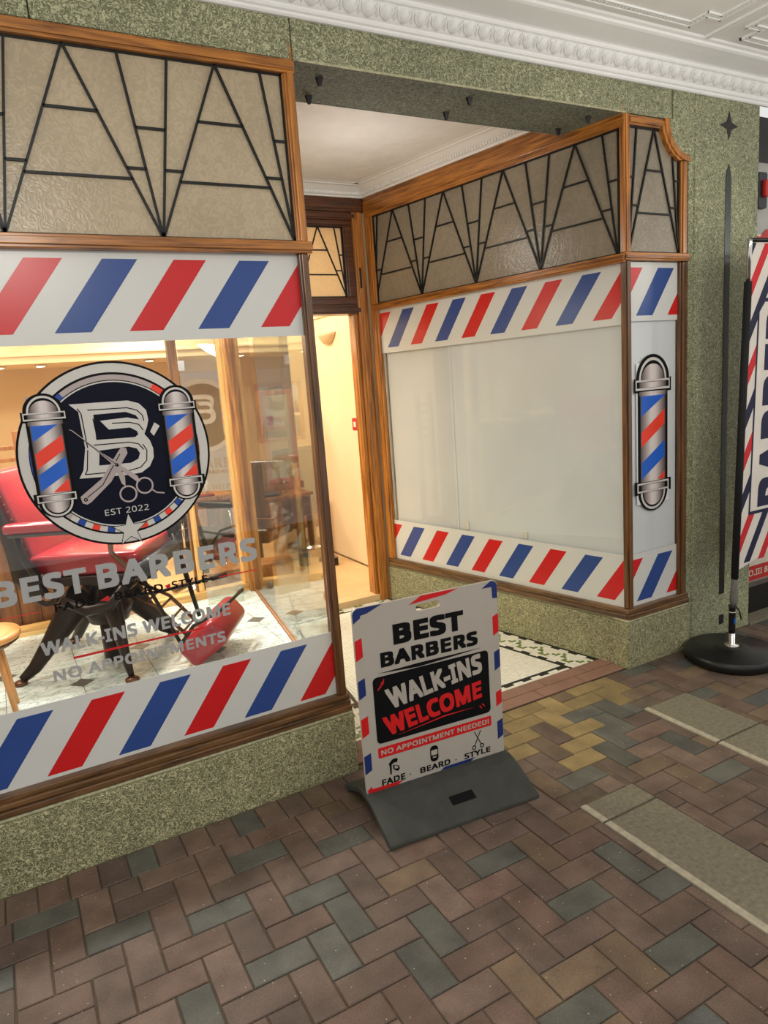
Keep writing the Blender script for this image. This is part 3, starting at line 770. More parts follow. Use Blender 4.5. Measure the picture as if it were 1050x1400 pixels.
# ---------------- logo artwork on the glass
def sil(bm, poly, d0, d1): prism(bm, FAC, poly, d0, d1)
CX, CZ, RR = .3685, 1.479, .3266
lg = []
def layer(name, poly, lv, m, par): return flat(name, FAC, poly, D1+.0004+lv*.0003, m, par, thick=.0003)
disc = layer('logo_disc', circle(CX, CZ, RR, 80), 0, 'vinyl_black', w1); disc['label'] = 'round printed logo with silver rim and navy centre'
def lring(r0, r1, lv, m, a0=0, a1=2*PI, n=72):
    bm = B(); ring(bm, FAC, CX, CZ, r0, r1, D1+.0004+(lv-1)*.0003, D1+.0004+lv*.0003, n, a0, a1); return obj('logo_ring', bm, m, disc)
lring(.288, .319, 1, 'print_silver')
lring(.262, .280, 1, 'print_lilac')
layer('logo_field', circle(CX, CZ, .258, 72), 1, 'print_navy', disc)
lring(.254, .2585, 2, 'print_silver')
# coloured pieces of the inner ring
def rd(d): return math.radians(d)
lring(.261, .281, 2, 'print_deepblue', rd(126), rd(139), 8); lring(.261, .281, 2, 'print_red', rd(40), rd(58), 8)
lring(.252, .285, 2, 'print_deepblue', rd(160), rd(203), 14); lring(.252, .285, 2, 'print_red', rd(-20), rd(22), 14)
cols = ['print_lilac', 'print_silver', 'print_deepblue', 'print_silver', 'print_red', 'print_silver', 'print_deepblue', 'print_silver', 'print_red', 'vinyl_black']
for i in range(9): lring(.262, .281, 2, cols[i], rd(222+5.4*i), rd(222+5.4*(i+1)), 3)
cols = ['print_red', 'print_silver', 'print_deepblue', 'print_silver', 'print_red', 'print_silver', 'print_deepblue', 'print_silver', 'print_lilac']
for i in range(9): lring(.262, .281, 2, cols[i], rd(279+5.2*i), rd(279+5.2*(i+1)), 3)
# monogram
B_SIL = [(0.229,1.666),(0.423,1.665),(0.460,1.652),(0.482,1.626),(0.485,1.591),(0.477,1.566),(0.465,1.542),(0.481,1.518),(0.489,1.488),(0.487,1.455),(0.469,1.424),(0.438,1.405),(0.392,1.402),(0.228,1.409),(0.245,1.437),(0.261,1.513),(0.256,1.639)]
B_C1 = [(0.303,1.625),(0.411,1.626),(0.444,1.611),(0.454,1.595),(0.413,1.606),(0.322,1.602),(0.347,1.569),(0.418,1.570),(0.441,1.555),(0.444,1.543),(0.432,1.534),(0.301,1.537)]
B_C2 = [(0.306,1.499),(0.405,1.503),(0.432,1.493),(0.441,1.475),(0.433,1.456),(0.406,1.444),(0.298,1.447)]
B_L = [[(0.254,1.650),(0.264,1.632),(0.269,1.512)], [(0.268,1.505),(0.257,1.435),(0.248,1.421),(0.394,1.417),(0.437,1.424),(0.461,1.447),(0.466,1.483),(0.455,1.506)], [(0.286,1.642),(0.417,1.640),(0.450,1.629),(0.467,1.609),(0.469,1.589)],
       [(.300,1.612),(.305,1.537)], [(.36,1.590),(.42,1.588),(.45,1.578),(.463,1.556)], [(.29,1.52),(.41,1.518),(.44,1.509),(.456,1.487)]]
layer('monogram_letter', B_SIL, 2, 'print_silver', disc)
layer('monogram_counter', B_C1, 3, 'print_navy', disc); layer('monogram_counter', B_C2, 3, 'print_navy', disc)
bm = B()
for ln in B_L:
    for a, b in zip(ln[:-1], ln[1:]): barline(bm, FAC, a, b, .0035, D1+.0010, D1+.0016)
for a, b in zip(B_SIL, B_SIL[1:]+B_SIL[:1]): pass
obj('monogram_line', bm, 'vinyl_black', disc)
# razor
layer('razor', [(.226,1.322),(.240,1.315),(.255,1.322),(.330,1.385),(.398,1.480),(.396,1.498),(.378,1.502),(.366,1.488),(.300,1.400),(.222,1.345)], 5, 'print_lilac', disc)
bm = B(); P = [(.244,1.340),(.300,1.377),(.372,1.480)]
for a, b in zip(P[:-1], P[1:]): barline(bm, FAC, a, b, .003, D1+.0018, D1+.0023)
ring(bm, FAC, .238, 1.333, .003, .007, D1+.0018, D1+.0023, 12); obj('razor_line', bm, 'vinyl_black', disc)
layer('razor_tip', [(.486,1.548),(.505,1.580),(.522,1.566),(.497,1.532)], 4, 'print_silver', disc)
# scissors
layer('scissor_blade', [(0.217,1.582),(0.228,1.578),(0.314,1.489),(0.360,1.453),(0.363,1.435),(0.348,1.440),(0.284,1.514)], 7, 'print_lilac', disc)
layer('scissor_blade', [(0.359,1.448),(0.421,1.395),(0.429,1.373),(0.415,1.376),(0.366,1.425),(0.378,1.399),(0.376,1.362),(0.364,1.374),(0.350,1.435)], 7, 'print_lilac', disc)
bm = B(); ring(bm, FAC, .382, 1.334, .025, .031, D1+.0022, D1+.0028, 28); ring(bm, FAC, .442, 1.357, .025, .031, D1+.0022, D1+.0028, 28)
for a, b in zip([(.465,1.340),(.480,1.326)], [(.480,1.326),(.508,1.320)]): barline(bm, FAC, a, b, .005, D1+.0022, D1+.0028)
obj('scissor_ring', bm, 'print_lilac', disc)
bm = B(); barline(bm, FAC, (.222,1.578), (.352,1.447), .0022, D1+.0026, D1+.0030); ring(bm, FAC, .356, 1.443, .003, .006, D1+.0026, D1+.0030, 12); obj('scissor_line', bm, 'vinyl_black', disc)
text('lettering', 'EST 2022', FAC, tq(.294, .446, 1.266, 1.288), D1+.0016, 'print_silver', disc, bold=.004, spacing=1.08)
st = []
for k in range(10):
    a = PI/2+k*PI/5; r = (.058, .0235)[k % 2]; st.append((.371+r*math.cos(a), 1.203+r*math.sin(a)))
layer('star', [(.371+(x-.371)*1.12, 1.203+(z-1.203)*1.12) for x, z in st], 4, 'vinyl_black', disc); layer('star', st, 5, 'print_silver', disc)
def pole_art(fr, cx, zt, zr1, zr0, ztt, ztb, zq0, zb, wt, wr, d, parent, stripes):
    """printed barber pole: dome, collar, striped tube, lower collar, lower dome"""
    lv = [0]
    def L(nm, poly, m, lvl): return flat(nm, fr, poly, d+lvl*.0003, m, parent, thick=.0003)
    h = wt/2; H = wr/2; o = wt*.055
    dom = lambda r, rz, zc, up=True: circle(cx, zc, r, 20, 0 if up else PI, PI if up else 2*PI, rz)
    zc = zr1
    L('pole_outline', [(cx-H-o, zr0-o), (cx+H+o, zr0-o), (cx+H+o, zr1+o)] + dom(H*.88+o, zt-zc, zc+o*.3) + [(cx-H-o, zr1+o)], 'vinyl_black', 0)
    L('pole_outline', rect(cx-h-o, cx+h+o, ztb-.01*wt, zr0), 'vinyl_black', 0)
    ql = ztb; L('pole_outline', [(cx-H-o, ql+o*.4), (cx-H-o, zq0-o)] + [(cx-h-o, zq0-o)] + dom(h+o, zq0-zb, zq0, False) + [(cx+H+o, zq0-o), (cx+H+o, ql+o*.4)], 'vinyl_black', 0)
    L('pole_rim', dom(H*.80, (zt-zc)*.90, zc), 'print_silver', 1)
    L('pole_rim', dom(H*.70, (zt-zc)*.78, zc), 'vinyl_black', 2)
    L('pole_dome', dom(H*.66, (zt-zc)*.64, zc), 'silver_print', 3)
    L('pole_rim', rect(cx-H, cx+H, zr0, zr1), 'print_silver', 1); L('pole_rim', rect(cx-H*.94, cx+H*.94, zr0+(zr1-zr0)*.22, zr1-(zr1-zr0)*.18), 'vinyl_black', 2)
    L('pole_collar', rect(cx-H*.78, cx+H*.78, zr0+(zr1-zr0)*.24, zr1-(zr1-zr0)*.22), 'silver_print', 3)
    L('pole_collar', rect(cx-h*1.02, cx+h*1.02, ztt, zr0-o*.6), 'silver_print', 3)
    L('pole_tube', rect(cx-h*.93, cx+h*.93, ztb, ztt), 'silver_print', 3)
    zh = ztt-ztb
    s0, s1 = cx-h*.86, cx+h*.86
    for c, zl, zr, th in stripes:      # left bottom, right bottom (fraction), thickness
        q = clip([(s0, ztb+zl*zh), (s1, ztb+zr*zh), (s1, ztb+(zr+th)*zh), (s0, ztb+(zl+th)*zh)], s0, s1, ztb+.01*zh, ztt-.004*zh)
        if q: L('pole_stripe', q, c, 4)
    L('pole_rim', rect(cx-H*.94, cx+H*.94, zq0, ztb-o*.3), 'print_silver', 4); L('pole_rim', rect(cx-H*.87, cx+H*.87, zq0+(ztb-zq0)*.16, ztb-(ztb-zq0)*.24), 'vinyl_black', 5)
    L('pole_collar', rect(cx-H*.70, cx+H*.70, zq0+(ztb-zq0)*.18, ztb-(ztb-zq0)*.28), 'silver_print', 6)
    L('pole_rim', dom(h*.92, (zq0-zb)*.90, zq0-o*.2, False), 'print_silver', 1); L('pole_rim', dom(h*.80, (zq0-zb)*.78, zq0-o*.2, False), 'vinyl_black', 2)
    L('pole_dome', dom(h*.72, (zq0-zb)*.68, zq0-o*.2, False), 'silver_print', 3)
STR = [('print_blue', .77, 1.02, .24), ('print_red', .37, .62, .22), ('print_blue', .04, .28, .24), ('print_red', -.34, -.02, .22)]
pole_art(FAC, .148, 1.708, 1.646, 1.621, 1.604, 1.370, 1.341, 1.284, .108, .132, D1+.0030, disc, STR)
pole_art(FAC, .592, 1.706, 1.645, 1.620, 1.602, 1.370, 1.340, 1.284, .108, .130, D1+.0030, disc, STR)
# the same emblem shows on the inner face of the sticker
DB = -.0266
def bflat(nm, poly, k, m): return flat(nm, FAC, poly, DB-k*.0004, m, disc, thick=.0003)
bflat('logo_inner_disc', circle(CX, CZ, RR, 64), 0, 'print_silver'); bflat('logo_inner_disc', circle(CX, CZ, .285, 64), 1, 'print_navy')
bflat('monogram_inner', B_SIL, 2, 'print_silver'); bflat('monogram_inner', B_C1, 3, 'print_navy'); bflat('monogram_inner', B_C2, 3, 'print_navy')
for cx in (.148, .592):
    bflat('pole_inner', rect(cx-.05, cx+.05, 1.30, 1.70), 2, 'print_lilac')
    for k, c in enumerate(('print_red', 'print_blue', 'print_red')): bflat('pole_inner_stripe', [(cx-.045, 1.39+.07*k), (cx+.045, 1.44+.07*k), (cx+.045, 1.475+.07*k), (cx-.045, 1.425+.07*k)], 3, c)
# ---------------- lettering on the glass
d = D1+.0004
text('lettering', 'BEST', FAC, tq(-.095, .203, 1.003, 1.096), d, 'vinyl_silver', w1, bold=.042, spacing=1.12)
text('lettering', 'BARBERS', FAC, tq(.236, .834, 1.003, 1.096), d, 'vinyl_silver', w1, bold=.042, spacing=1.16)
text('lettering', 'FADE', FAC, tq(.084, .217, .952, .982), d, 'vinyl_black', w1, bold=.028, spacing=1.15)
text('lettering', 'BEARD', FAC, tq(.285, .458, .952, .982), d, 'vinyl_black', w1, bold=.028, spacing=1.15)
text('lettering', 'STYLE', FAC, tq(.49, .626, .952, .982), d, 'vinyl_black', w1, bold=.028, spacing=1.15)
text('lettering', 'WALK-INS WELCOME', FAC, tq(.020, .701, .803, .854), d, 'vinyl_silver', w1, bold=.034, spacing=1.06)
text('lettering', 'NO APPOINTMENTS', FAC, tq(.045, .670, .700, .743), d, 'vinyl_silver', w1, bold=.034, spacing=1.08)
for q in ([(-.30, .961), (.034, .963), (.034, .9655), (-.30, .9655)], [(.672, .961), (.830, .961), (.830, .9655), (.672, .9655)], [(.118, .769), (.593, .7715), (.593, .778), (.118, .777)],
          [(.235, .962), (.262, .975), (.268, .965), (.262, .955)], [(.466, .970), (.485, .976), (.485, .962), (.472, .958)]):
    flat('red_line', FAC, q, d, 'vinyl_red', w1)
# white paper sticker with cut letters at the top of the glass
stk = flat('small_sticker', FAC, [(.985, 1.795), (1.055, 1.795), (1.055, 1.835), (.985, 1.835)], D1+.0004, 'white_plastic', w1) if False else None

# ---------------- window_2 : glass side of the display facing the vestibule
w2 = struct('window_2')
frame_bar(LW, .03, 2.03, .262, .30, w2, 'wood_dark_rail', 'bottom_rail', .012, -.035)
bm = B(); prism(bm, LW, rect(.03, 1.98, .300, .312), -.03, -.006); obj('copper_strip', bm, 'copper_strip', w2)
bm = B(); prism(bm, LW, rect(.035, 1.98, .30, 2.172), -.022, -.018); obj('glass_pane', bm, 'side_glass', w2)
frame_bar(LW, .0, 2.03, 2.172, 2.217, w2, 'wood_rail', 'transom_rail', .012, -.04)
frame_bar(LW, .0, 2.03, 2.812, 2.936, w2, 'wood_rail', 'top_rail', .012, -.04)
frame_bar(LW, .0, .04, .30, 2.172, w2, 'wood_dark_post', 'corner_post', .008, -.035)
frame_bar(LW, .0, .04, 2.217, 2.812, w2, 'wood_post', 'upper_post', .008, -.035)
transom(LW, .06, .48, 4, 2.217, 2.812, .04, 1.98, -.018, w2, 'obscure_glass_shaded')
frame_bar(LW, 1.98, 2.06, .0, 2.812, w2, 'wood_post', 'back_post', .008, -.06)

# ---------------- window_3 : right wall of the vestibule
w3 = struct('window_3')
frame_bar(RW, -2.03, -.0, 2.801, 2.936, w3, 'wood_rail', 'top_rail', .006, -.05)
frame_bar(RW, -2.0, .0, 2.166, 2.210, w3, 'wood_rail', 'transom_rail', .016, -.05)
for z0, z1, dd in ((.276, .305, .014), (.305, .335, .006)):
    bm = B(); prism(bm, RW, rect(-2.03, .0, z0, z1), -.05, dd); obj('sill_moulding', bm, 'wood_dark_rail', w3, bevel=.004)
frame_bar(RW, -2.03, -1.955, .335, 2.801, w3, 'wood_post', 'back_post', .008, -.05)
transom(RW, -1.984, .484, 4, 2.210, 2.801, -1.955, -.035, -.018, w3, 'obscure_glass_shaded')
bm = B(); prism(bm, RW, rect(-1.955, -.03, .335, 2.166), -.024, -.020); obj('glass_pane', bm, 'clear_glass', w3)
D3 = -.0185
band(RW, -1.955, -.03, 1.862, 2.166, 1.899, 2.143, -.204-.2408*8, 0, .182, .114, .2408, D3, w3)
band(RW, -1.955, -.03, .335, .634, .366, .603, -.209-.2435*8, 0, .172, .116, .2435, D3, w3)
bm = B(); prism(bm, RW, rect(-1.285, -.03, .336, 2.165), -.044, -.032); obj('white_board', bm, 'board_white', w3, bevel=.002)
bm = B(); prism(bm, RW, rect(-1.93, -1.30, .336, 2.165), -.050, -.038); obj('white_board', bm, 'board_white_b', w3, bevel=.002)
bm = B(); prism(bm, RW, rect(-1.300, -1.283, .336, 2.165), -.052, -.027); obj('board_batten', bm, 'board_white', w3, bevel=.002)
bm = B(); prism(bm, RW, rect(-1.245, -1.195, .640, .70), -.032, -.0255); obj('socket_box', bm, 'white_plastic', w3, bevel=.002)
bm = B(); prism(bm, RW, rect(-.74, -.70, .640, .685), -.032, -.0255); obj('socket_box', bm, 'white_plastic', w3, bevel=.002)
bm = B(); prism(bm, RW, rect(-1.955, -1.943, .63, 1.862), -.040, -.028); obj('bright_gap_strip', bm, 'gap_white', w3)  # white strip in place of the light showing through the board gap
# ---------------- window_4 : narrow front panel right of the entrance
w4 = struct('window_4')
frame_bar(FAC, 2.888, 2.930, .335, 2.172, w4, 'wood_dark_post', 'corner_post', .008, -.03)
frame_bar(FAC, 2.888, 2.930, 2.214, 2.858, w4, 'wood_post', 'upper_post', .008, -.03)
frame_bar(FAC, 3.300, 3.357, .335, 2.172, w4, 'wood_dark_post', 'side_post', .006, -.03)
frame_bar(FAC, 3.306, 3.354, 2.214, 2.672, w4, 'wood_post', 'upper_post', .006, -.03)
frame_bar(FAC, 2.888, 3.360, 2.175, 2.214, w4, 'wood_rail', 'transom_rail', .016, -.03)
frame_bar(FAC, 2.930, 3.190, 2.812, 2.858, w4, 'wood_rail', 'top_rail', .006, -.03)
bm = B(); na = []; nb = []
for i in range(9):
    a = PI+(PI/2)*i/8
    na.append((3.36+.150*math.cos(a), 2.862+.158*math.sin(a))); nb.append((3.36+.205*math.cos(a), 2.862+.205*math.sin(a)))
prism(bm, FAC, [(3.190, 2.858), (3.150, 2.812)] + nb[2:7] + [(3.300, 2.672), (3.357, 2.70)] + na[::-1], -.03, .0055)
obj('curved_rail', bm, 'wood_post', w4, tri=True)
bm = B()
for a, b in zip(na[:-1], na[1:]): 
    m_ = lambda p, q: ((p[0]+q[0])/2, (p[1]+q[1])/2)
    barline(bm, FAC, m_(a, nb[na.index(a)]), m_(b, nb[na.index(b)]), .022, .0055, .012)
obj('curved_bead', bm, 'wood_post', w4)
for z0, z1, dd in ((.276, .305, .018), (.305, .335, .010)):
    bm = B(); prism(bm, FAC, rect(2.88, 3.368, z0, z1), -.03, dd); obj('sill_moulding', bm, 'wood_dark_rail', w4, bevel=.004)
transom(FAC, 2.932, .372, 1, 2.214, 2.812, 2.930, 3.306, -.02, w4, 'obscure_glass_shaded')
bm = B(); prism(bm, FAC, rect(2.930, 3.300, .335, 2.175), -.026, -.021); obj('glass_pane', bm, 'clear_glass', w4)
bm = B(); prism(bm, FAC, rect(2.932, 3.300, .336, 2.17), -.040, -.030); obj('white_board', bm, 'board_white', w4)
D4 = -.0195
band(FAC, 2.930, 3.300, 1.876, 2.172, 1.904, 2.144, 2.749, 0, .165, .122, .2375, D4, w4)
band(FAC, 2.930, 3.300, .335, .632, .357, .600, 2.738, 0, .172, .118, .2395, D4, w4)
pa = flat('pole_sticker', FAC, rect(2.985, 3.235, .90, 1.66), D4-.0008, 'board_white', w4)
pole_art(FAC, 3.110, 1.701, 1.571, 1.517, 1.488, 1.022, .966, .856, .208, .262, D4+.0006, w4,
         [('print_blue', .765, .985, .27), ('print_red', .41, .66, .17), ('print_blue', .035, .275, .19), ('print_red', -.10, -.06, .17), ('print_red', -.19, .10, .0)][:3] + [('print_red', -.29, .0, .10)])

# ---------------- door_1 : back wall of the vestibule with transom light and open doorway
d1 = struct('door_1')
frame_bar(BKW, 1.42, 2.50, 2.845, 2.936, d1, 'wood_deep', 'top_rail', .0, -.15, .004)
frame_bar(BKW, 1.50, 2.46, 2.793, 2.845, d1, 'wood_deep', 'top_rail', -.010, -.15)
frame_bar(BKW, 1.56, 2.40, 2.750, 2.793, d1, 'wood_deep', 'transom_frame', -.022, -.12)
frame_bar(BKW, 1.56, 2.41, 2.205, 2.273, d1, 'wood_deep', 'transom_frame', -.022, -.12)
frame_bar(BKW, 1.50, 2.46, 2.156, 2.205, d1, 'wood_deep', 'door_head', -.006, -.15)
frame_bar(BKW, 2.335, 2.405, 2.273, 2.750, d1, 'wood_deep', 'transom_stile', -.022, -.12)
frame_bar(BKW, 1.555, 1.60, 2.273, 2.750, d1, 'wood_deep', 'transom_stile', -.022, -.12)
frame_bar(BKW, 2.405, 2.485, 0, 2.845, d1, 'wood_post', 'door_jamb', -.004, -.15)
frame_bar(BKW, 2.375, 2.405, 0, 2.156, d1, 'wood_post', 'door_stop', -.030, -.13)
frame_bar(BKW, 1.46, 1.56, 0, 2.845, d1, 'wood_post', 'door_jamb', -.004, -.15)
transom(BKW, 1.585, .376, 2, 2.273, 2.750, 1.60, 2.335, -.05, d1, 'obscure_glass_warm')
bm = B(); bx(bm, 1.56, 2.405, 2.09, 2.17, -.005, .012); obj('door_threshold', bm, 'wood_dark_rail', d1, bevel=.004)
# door furniture: latch plate on the jamb
bm = B(); bx(bm, 2.4255, 2.4385, 1.990, 1.9995, 2.33, 2.47); obj('carved_plate', bm, 'cast_iron', d1, bevel=.003)

# ================================================================== DISPLAY PLATFORM
df = struct('floor')
bm = B(); poly = [(-2.3, .05), (1.12, .05), (1.42, 2.02), (-2.3, 2.0)]
tp = [bm.verts.new((x, y, .293)) for x, y in poly]; bt = [bm.verts.new((x, y, .02)) for x, y in poly]
bm.faces.new(tp); bm.faces.new(bt[::-1])
for i in range(4): bm.faces.new((tp[i], bt[i], bt[(i+1) % 4], tp[(i+1) % 4]))
obj('platform', bm, 'grout_dark', df)
TP = .340
gx = [.525+TP*k for k in range(-8, 4)]; gy = [.30+TP*k for k in range(-1, 6)]
gy = [1.02+TP*k for k in range(-3, 4)]
for i in range(len(gx)-1):
    for j in range(len(gy)-1):
        x0, x1, y0, y1 = gx[i]+.0015, gx[i+1]-.0015, max(gy[j], .055)+.0015, min(gy[j+1], 2.02)-.0015
        if x0 > xl(y1)-.04 or y1 <= y0: continue
        def xlim(y): return xl(y)-.034
        P = [(x0, y0), (x1, y0), (x1, y1), (x0, y1)]
        # cut along the slanted side wall
        o_ = []
        for a in range(4):
            p, q = P[a], P[(a+1) % 4]; ip, iq = p[0] <= xlim(p[1]), q[0] <= xlim(q[1])
            if ip: o_.append(p)
            if ip != iq:
                fa, fb = p[0]-xlim(p[1]), q[0]-xlim(q[1]); t = fa/(fa-fb); o_.append((p[0]+(q[0]-p[0])*t, p[1]+(q[1]-p[1])*t))
        if len(o_) < 3: continue
        bm = B(); a = [bm.verts.new((x, y, .300)) for x, y in o_]; b = [bm.verts.new((x, y, .290)) for x, y in o_]
        bm.faces.new(a); bm.faces.new(b[::-1])
        for k in range(len(a)): bm.faces.new((a[k], b[k], b[(k+1) % len(a)], a[(k+1) % len(a)]))
        obj('marble_tile', bm, 'marble_tile', df)
for i in range(len(gx)):
    for j in range(1, len(gy)-1):
        if (i+j) % 2 == 0 and gx[i] < xl(gy[j])-.12 and gy[j] < 1.95:
            bm = B(); r = .058
            v = [bm.verts.new((gx[i]+r*a, gy[j]+r*b, .3012)) for a, b in ((-1, 0), (0, -1), (1, 0), (0, 1))]
            v2 = [bm.verts.new((p.co.x, p.co.y, .298)) for p in v]; bm.faces.new(v)
            for k in range(4): bm.faces.new((v[k], v2[k], v2[(k+1) % 4], v[(k+1) % 4]))
            obj('diamond_inset', bm, 'diamond_inset', df)
# soffit over the display
c2 = struct('ceiling')
bm = B(); poly = [(-2.3, .03), (1.13, .03), (1.42, 2.05), (-2.3, 2.05)]
tp = [bm.verts.new((x, y, 2.22)) for x, y in poly]; bt = [bm.verts.new((x, y, 2.185)) for x, y in poly]
bm.faces.new(tp); bm.faces.new(bt[::-1])
for i in range(4): bm.faces.new((tp[i], bt[i], bt[(i+1) % 4], tp[(i+1) % 4]))
obj('soffit_board', bm, 'shop_ceiling', c2)

# ================================================================== PARTITION behind the display
t3 = struct('trim_3')
def pbar(x0, x1, z0, z1, m, name, y0=2.03, y1=2.09): 
    bm = B(); bx(bm, x0, x1, y0, y1, z0, z1); return obj(name, bm, m, t3, bevel=.004)
pbar(-2.3, 1.47, .29, .352, 'pine_rail', 'curb_plank', 2.015, 2.10)
pbar(1.025, 1.085, .352, 2.10, 'wood_dark_post', 'post', 2.04, 2.09)
pbar(1.037, 1.075, .352, 1.15, 'pine_post', 'post_facing', 2.028, 2.04)
pbar(1.355, 1.490, .352, 2.185, 'pine_post', 'post', 2.02, 2.12)
pbar(1.375, 1.400, .352, 2.185, 'pine_post', 'post_bead', 2.008, 2.02); pbar(1.445, 1.470, .352, 2.185, 'pine_post', 'post_bead', 2.008, 2.02)
pbar(1.085, 1.355, 2.055, 2.10, 'wood_dark_rail', 'head_rail', 2.04, 2.09)
# angled glass leaf between the posts
ang = math.radians(-19); GL = Fr((1.045, 1.86, 0), (math.cos(ang), math.sin(ang), 0), (math.sin(ang), -math.cos(ang), 0))
gd = empty('glass_leaf', (1.045, 1.86, .3)); tag(gd, 'clear frameless glass leaf standing open between the two display posts', 'glass panel')
bm = B(); prism(bm, GL, rect(0, .235, .302, 2.03), -.003, .003); obj('glass_sheet', bm, 'leaf_glass', gd)
for z in (.55, 1.85):
    bm = B(); prism(bm, GL, rect(-.004, .035, z-.03, z+.03), -.007, .007); obj('hinge', bm, 'steel', gd)
# vertical boards behind the display on the left
for k in range(20):
    x1 = .42-.115*k; bm = B(); bx(bm, x1-.112, x1, 2.115, 2.135, .05, 1.13); obj('front_board', bm, 'board_brown', t3, bevel=.003) if False else bm.free()
ctr = empty('reception_counter', (-.6, 2.4, .05)); tag(ctr, 'brown boarded reception counter with pale top behind the display window', 'counter')
for k in range(18):
    x1 = .42-.115*k; bm = B(); bx(bm, x1-.112, x1, 2.14, 2.16, .05, 1.16); obj('board', bm, 'board_brown', ctr, bevel=.003)
bm = B(); bx(bm, -1.64, .41, 2.16, 2.55, .05, 1.16); obj('body', bm, 'board_brown', ctr)
bm = B(); bx(bm, -1.66, .43, 2.12, 2.62, 1.161, 1.20); obj('worktop', bm, 'ceramic', ctr, bevel=.005)
kb = empty('card_reader', (-.02, 2.3, 1.20)); tag(kb, 'flat black device lying on the counter top at the left edge of the window', 'device')
bm = B(); bx(bm, -.22, .06, 2.17, 2.36, 1.201, 1.225); obj('body', bm, 'black_plastic', kb, bevel=.006)
bm = B(); bx(bm, -.19, .03, 2.19, 2.30, 1.226, 1.229); obj('screen', bm, 'steel', kb)

# ================================================================== SHOP ROOM
sf = struct('floor')
bm = B(); bx(bm, -2.6, 5.6, 2.02, 6.5, -.08, .05); sfm = obj('shop_floor', bm, 'shop_floor', sf)
bm = B(); bx(bm, 1.56, 2.41, 2.16, 2.3, .0, .051)
obj('doorway_board', bm, 'shop_floor', sf)
sb = struct('wall_back')
bm = B(); bx(bm, -2.6, 5.6, 6.4, 6.5, .05, 3.0); obj('plaster_wall', bm, 'wall_tan', sb)
bm = B(); bx(bm, -2.6, 5.6, 5.3, 6.4, 2.09, 2.95); obj('bulkhead', bm, 'wall_cream', sb)
bm = B(); bx(bm, -2.6, 5.6, 5.28, 5.3, 2.16, 2.19); obj('bulkhead_rail', bm, 'wall_cream', sb, bevel=.004)
sl = struct('wall_left'); bm = B(); bx(bm, -2.6, -2.5, .06, 6.4, .0, 3.0); obj('plaster_wall', bm, 'wall_cream', sl)
sr = struct('wall_right'); bm = B(); bx(bm, 2.72, 2.82, 2.16, 4.25, .05, 2.95); obj('hall_wall', bm, 'wall_cream', sr)
bm = B(); bx(bm, 2.705, 2.72, 2.16, 4.25, 2.27, 2.295); obj('picture_rail', bm, 'wall_cream', sr, bevel=.004)
bm = B(); bx(bm, 2.712, 2.72, 2.16, 4.25, .05, .062); obj('skirting', bm, 'wood_dark_rail', sr)
bm = B(); bx(bm, 5.5, 5.6, 2.16, 6.4, .05, 2.95); obj('far_wall', bm, 'wall_cream', sr)
bm = B(); bx(bm, 2.56, 5.5, 2.10, 2.16, .05, 2.95); obj('front_wall', bm, 'wall_cream', sr)
bm = B(); bx(bm, 2.52, 2.58, 2.10, 2.2, .0, 2.95); obj('corner_wall', bm, 'wall_cream', sr)
sc = struct('ceiling'); bm = B(); bx(bm, -2.6, 5.6, 2.16, 6.4, 2.95, 3.0); obj('ceiling_board', bm, 'shop_ceiling', sc)
bm = B(); bx(bm, -2.5, 1.46, 2.04, 2.09, 2.2, 3.0); obj('front_wall', bm, 'wall_cream', sl)
bm = B(); prism(bm, RW, rect(-2.0, -.05, .0, 3.0), -.30, -.27); obj('void_wall', bm, 'wall_tan', sr)

# round downlights under the bulkhead and shop ceiling
def downlight(x, y, z, label):
    e = empty('downlight', (x, y, z)); tag(e, label, 'ceiling light', 'round downlights in the shop')
    bm = B(); lathe(bm, [(.045, 0), (.062, -.004), (.062, -.012), (.046, -.014)], (x, y, z), 20); obj('rim', bm, 'white_plastic', e, smooth=False)
    bm = B(); lathe(bm, [(.040, -.014), (.040, -.018), (.02, -.021)], (x, y, z), 20); obj('lens', bm, 'lamp_glow', e)
for x, y, lb in ((.12, 5.6, 'glowing round downlight at the far left of the shop bulkhead'), (.50, 5.6, 'glowing round downlight above the left edge of the round logo'), (1.25, 5.6, 'glowing round downlight over the top of the round logo'), (1.6, 5.6, 'glowing round downlight above the right pole of the logo')):
    downlight(x, y, 2.088, lb)
cdm = empty('camera_dome', (.49, 5.22, 2.28)); tag(cdm, 'small white dome camera high on the cream bulkhead above the logo', 'camera')
bm = B(); bx(bm, .455, .525, 5.18, 5.2995, 2.33, 2.345); obj('bracket', bm, 'white_plastic', cdm)
bm = B(); lathe(bm, [(.035, 0), (.036, -.02), (.03, -.022)], (.49, 5.22, 2.33), 18); obj('base', bm, 'white_plastic', cdm)
bm = B(); lathe(bm, [(.028, -.022), (.026, -.036), (.016, -.046), (.004, -.05)], (.49, 5.22, 2.33), 18); obj('lens_dome', bm, 'black_plastic', cdm)
# glowing shell lamp on the wall behind the posts
sh = empty('shell_lamp', (1.75, 3.6, 2.05)); tag(sh, 'glowing leaf shaped lamp seen between the two display posts', 'wall lamp')
bm = B()
for v, r in (((1.60, 3.6, 2.06), 0),): pass
pts = [(1.62, 3.55, 2.09), (1.70, 3.55, 2.06), (1.80, 3.55, 2.02), (1.90, 3.55, 1.99), (1.95, 3.55, 2.01)]
tube(bm, pts, [.004, .035, .05, .03, .004], 10, 1.0); obj('shade', bm, 'lamp_glow', sh, smooth=True)
bm = B(); tube(bm, [(1.9, 3.55, 2.02), (2.0, 3.56, 2.02), (2.02, 3.56, 2.949)], .006, 6); obj('arm', bm, 'steel', sh)
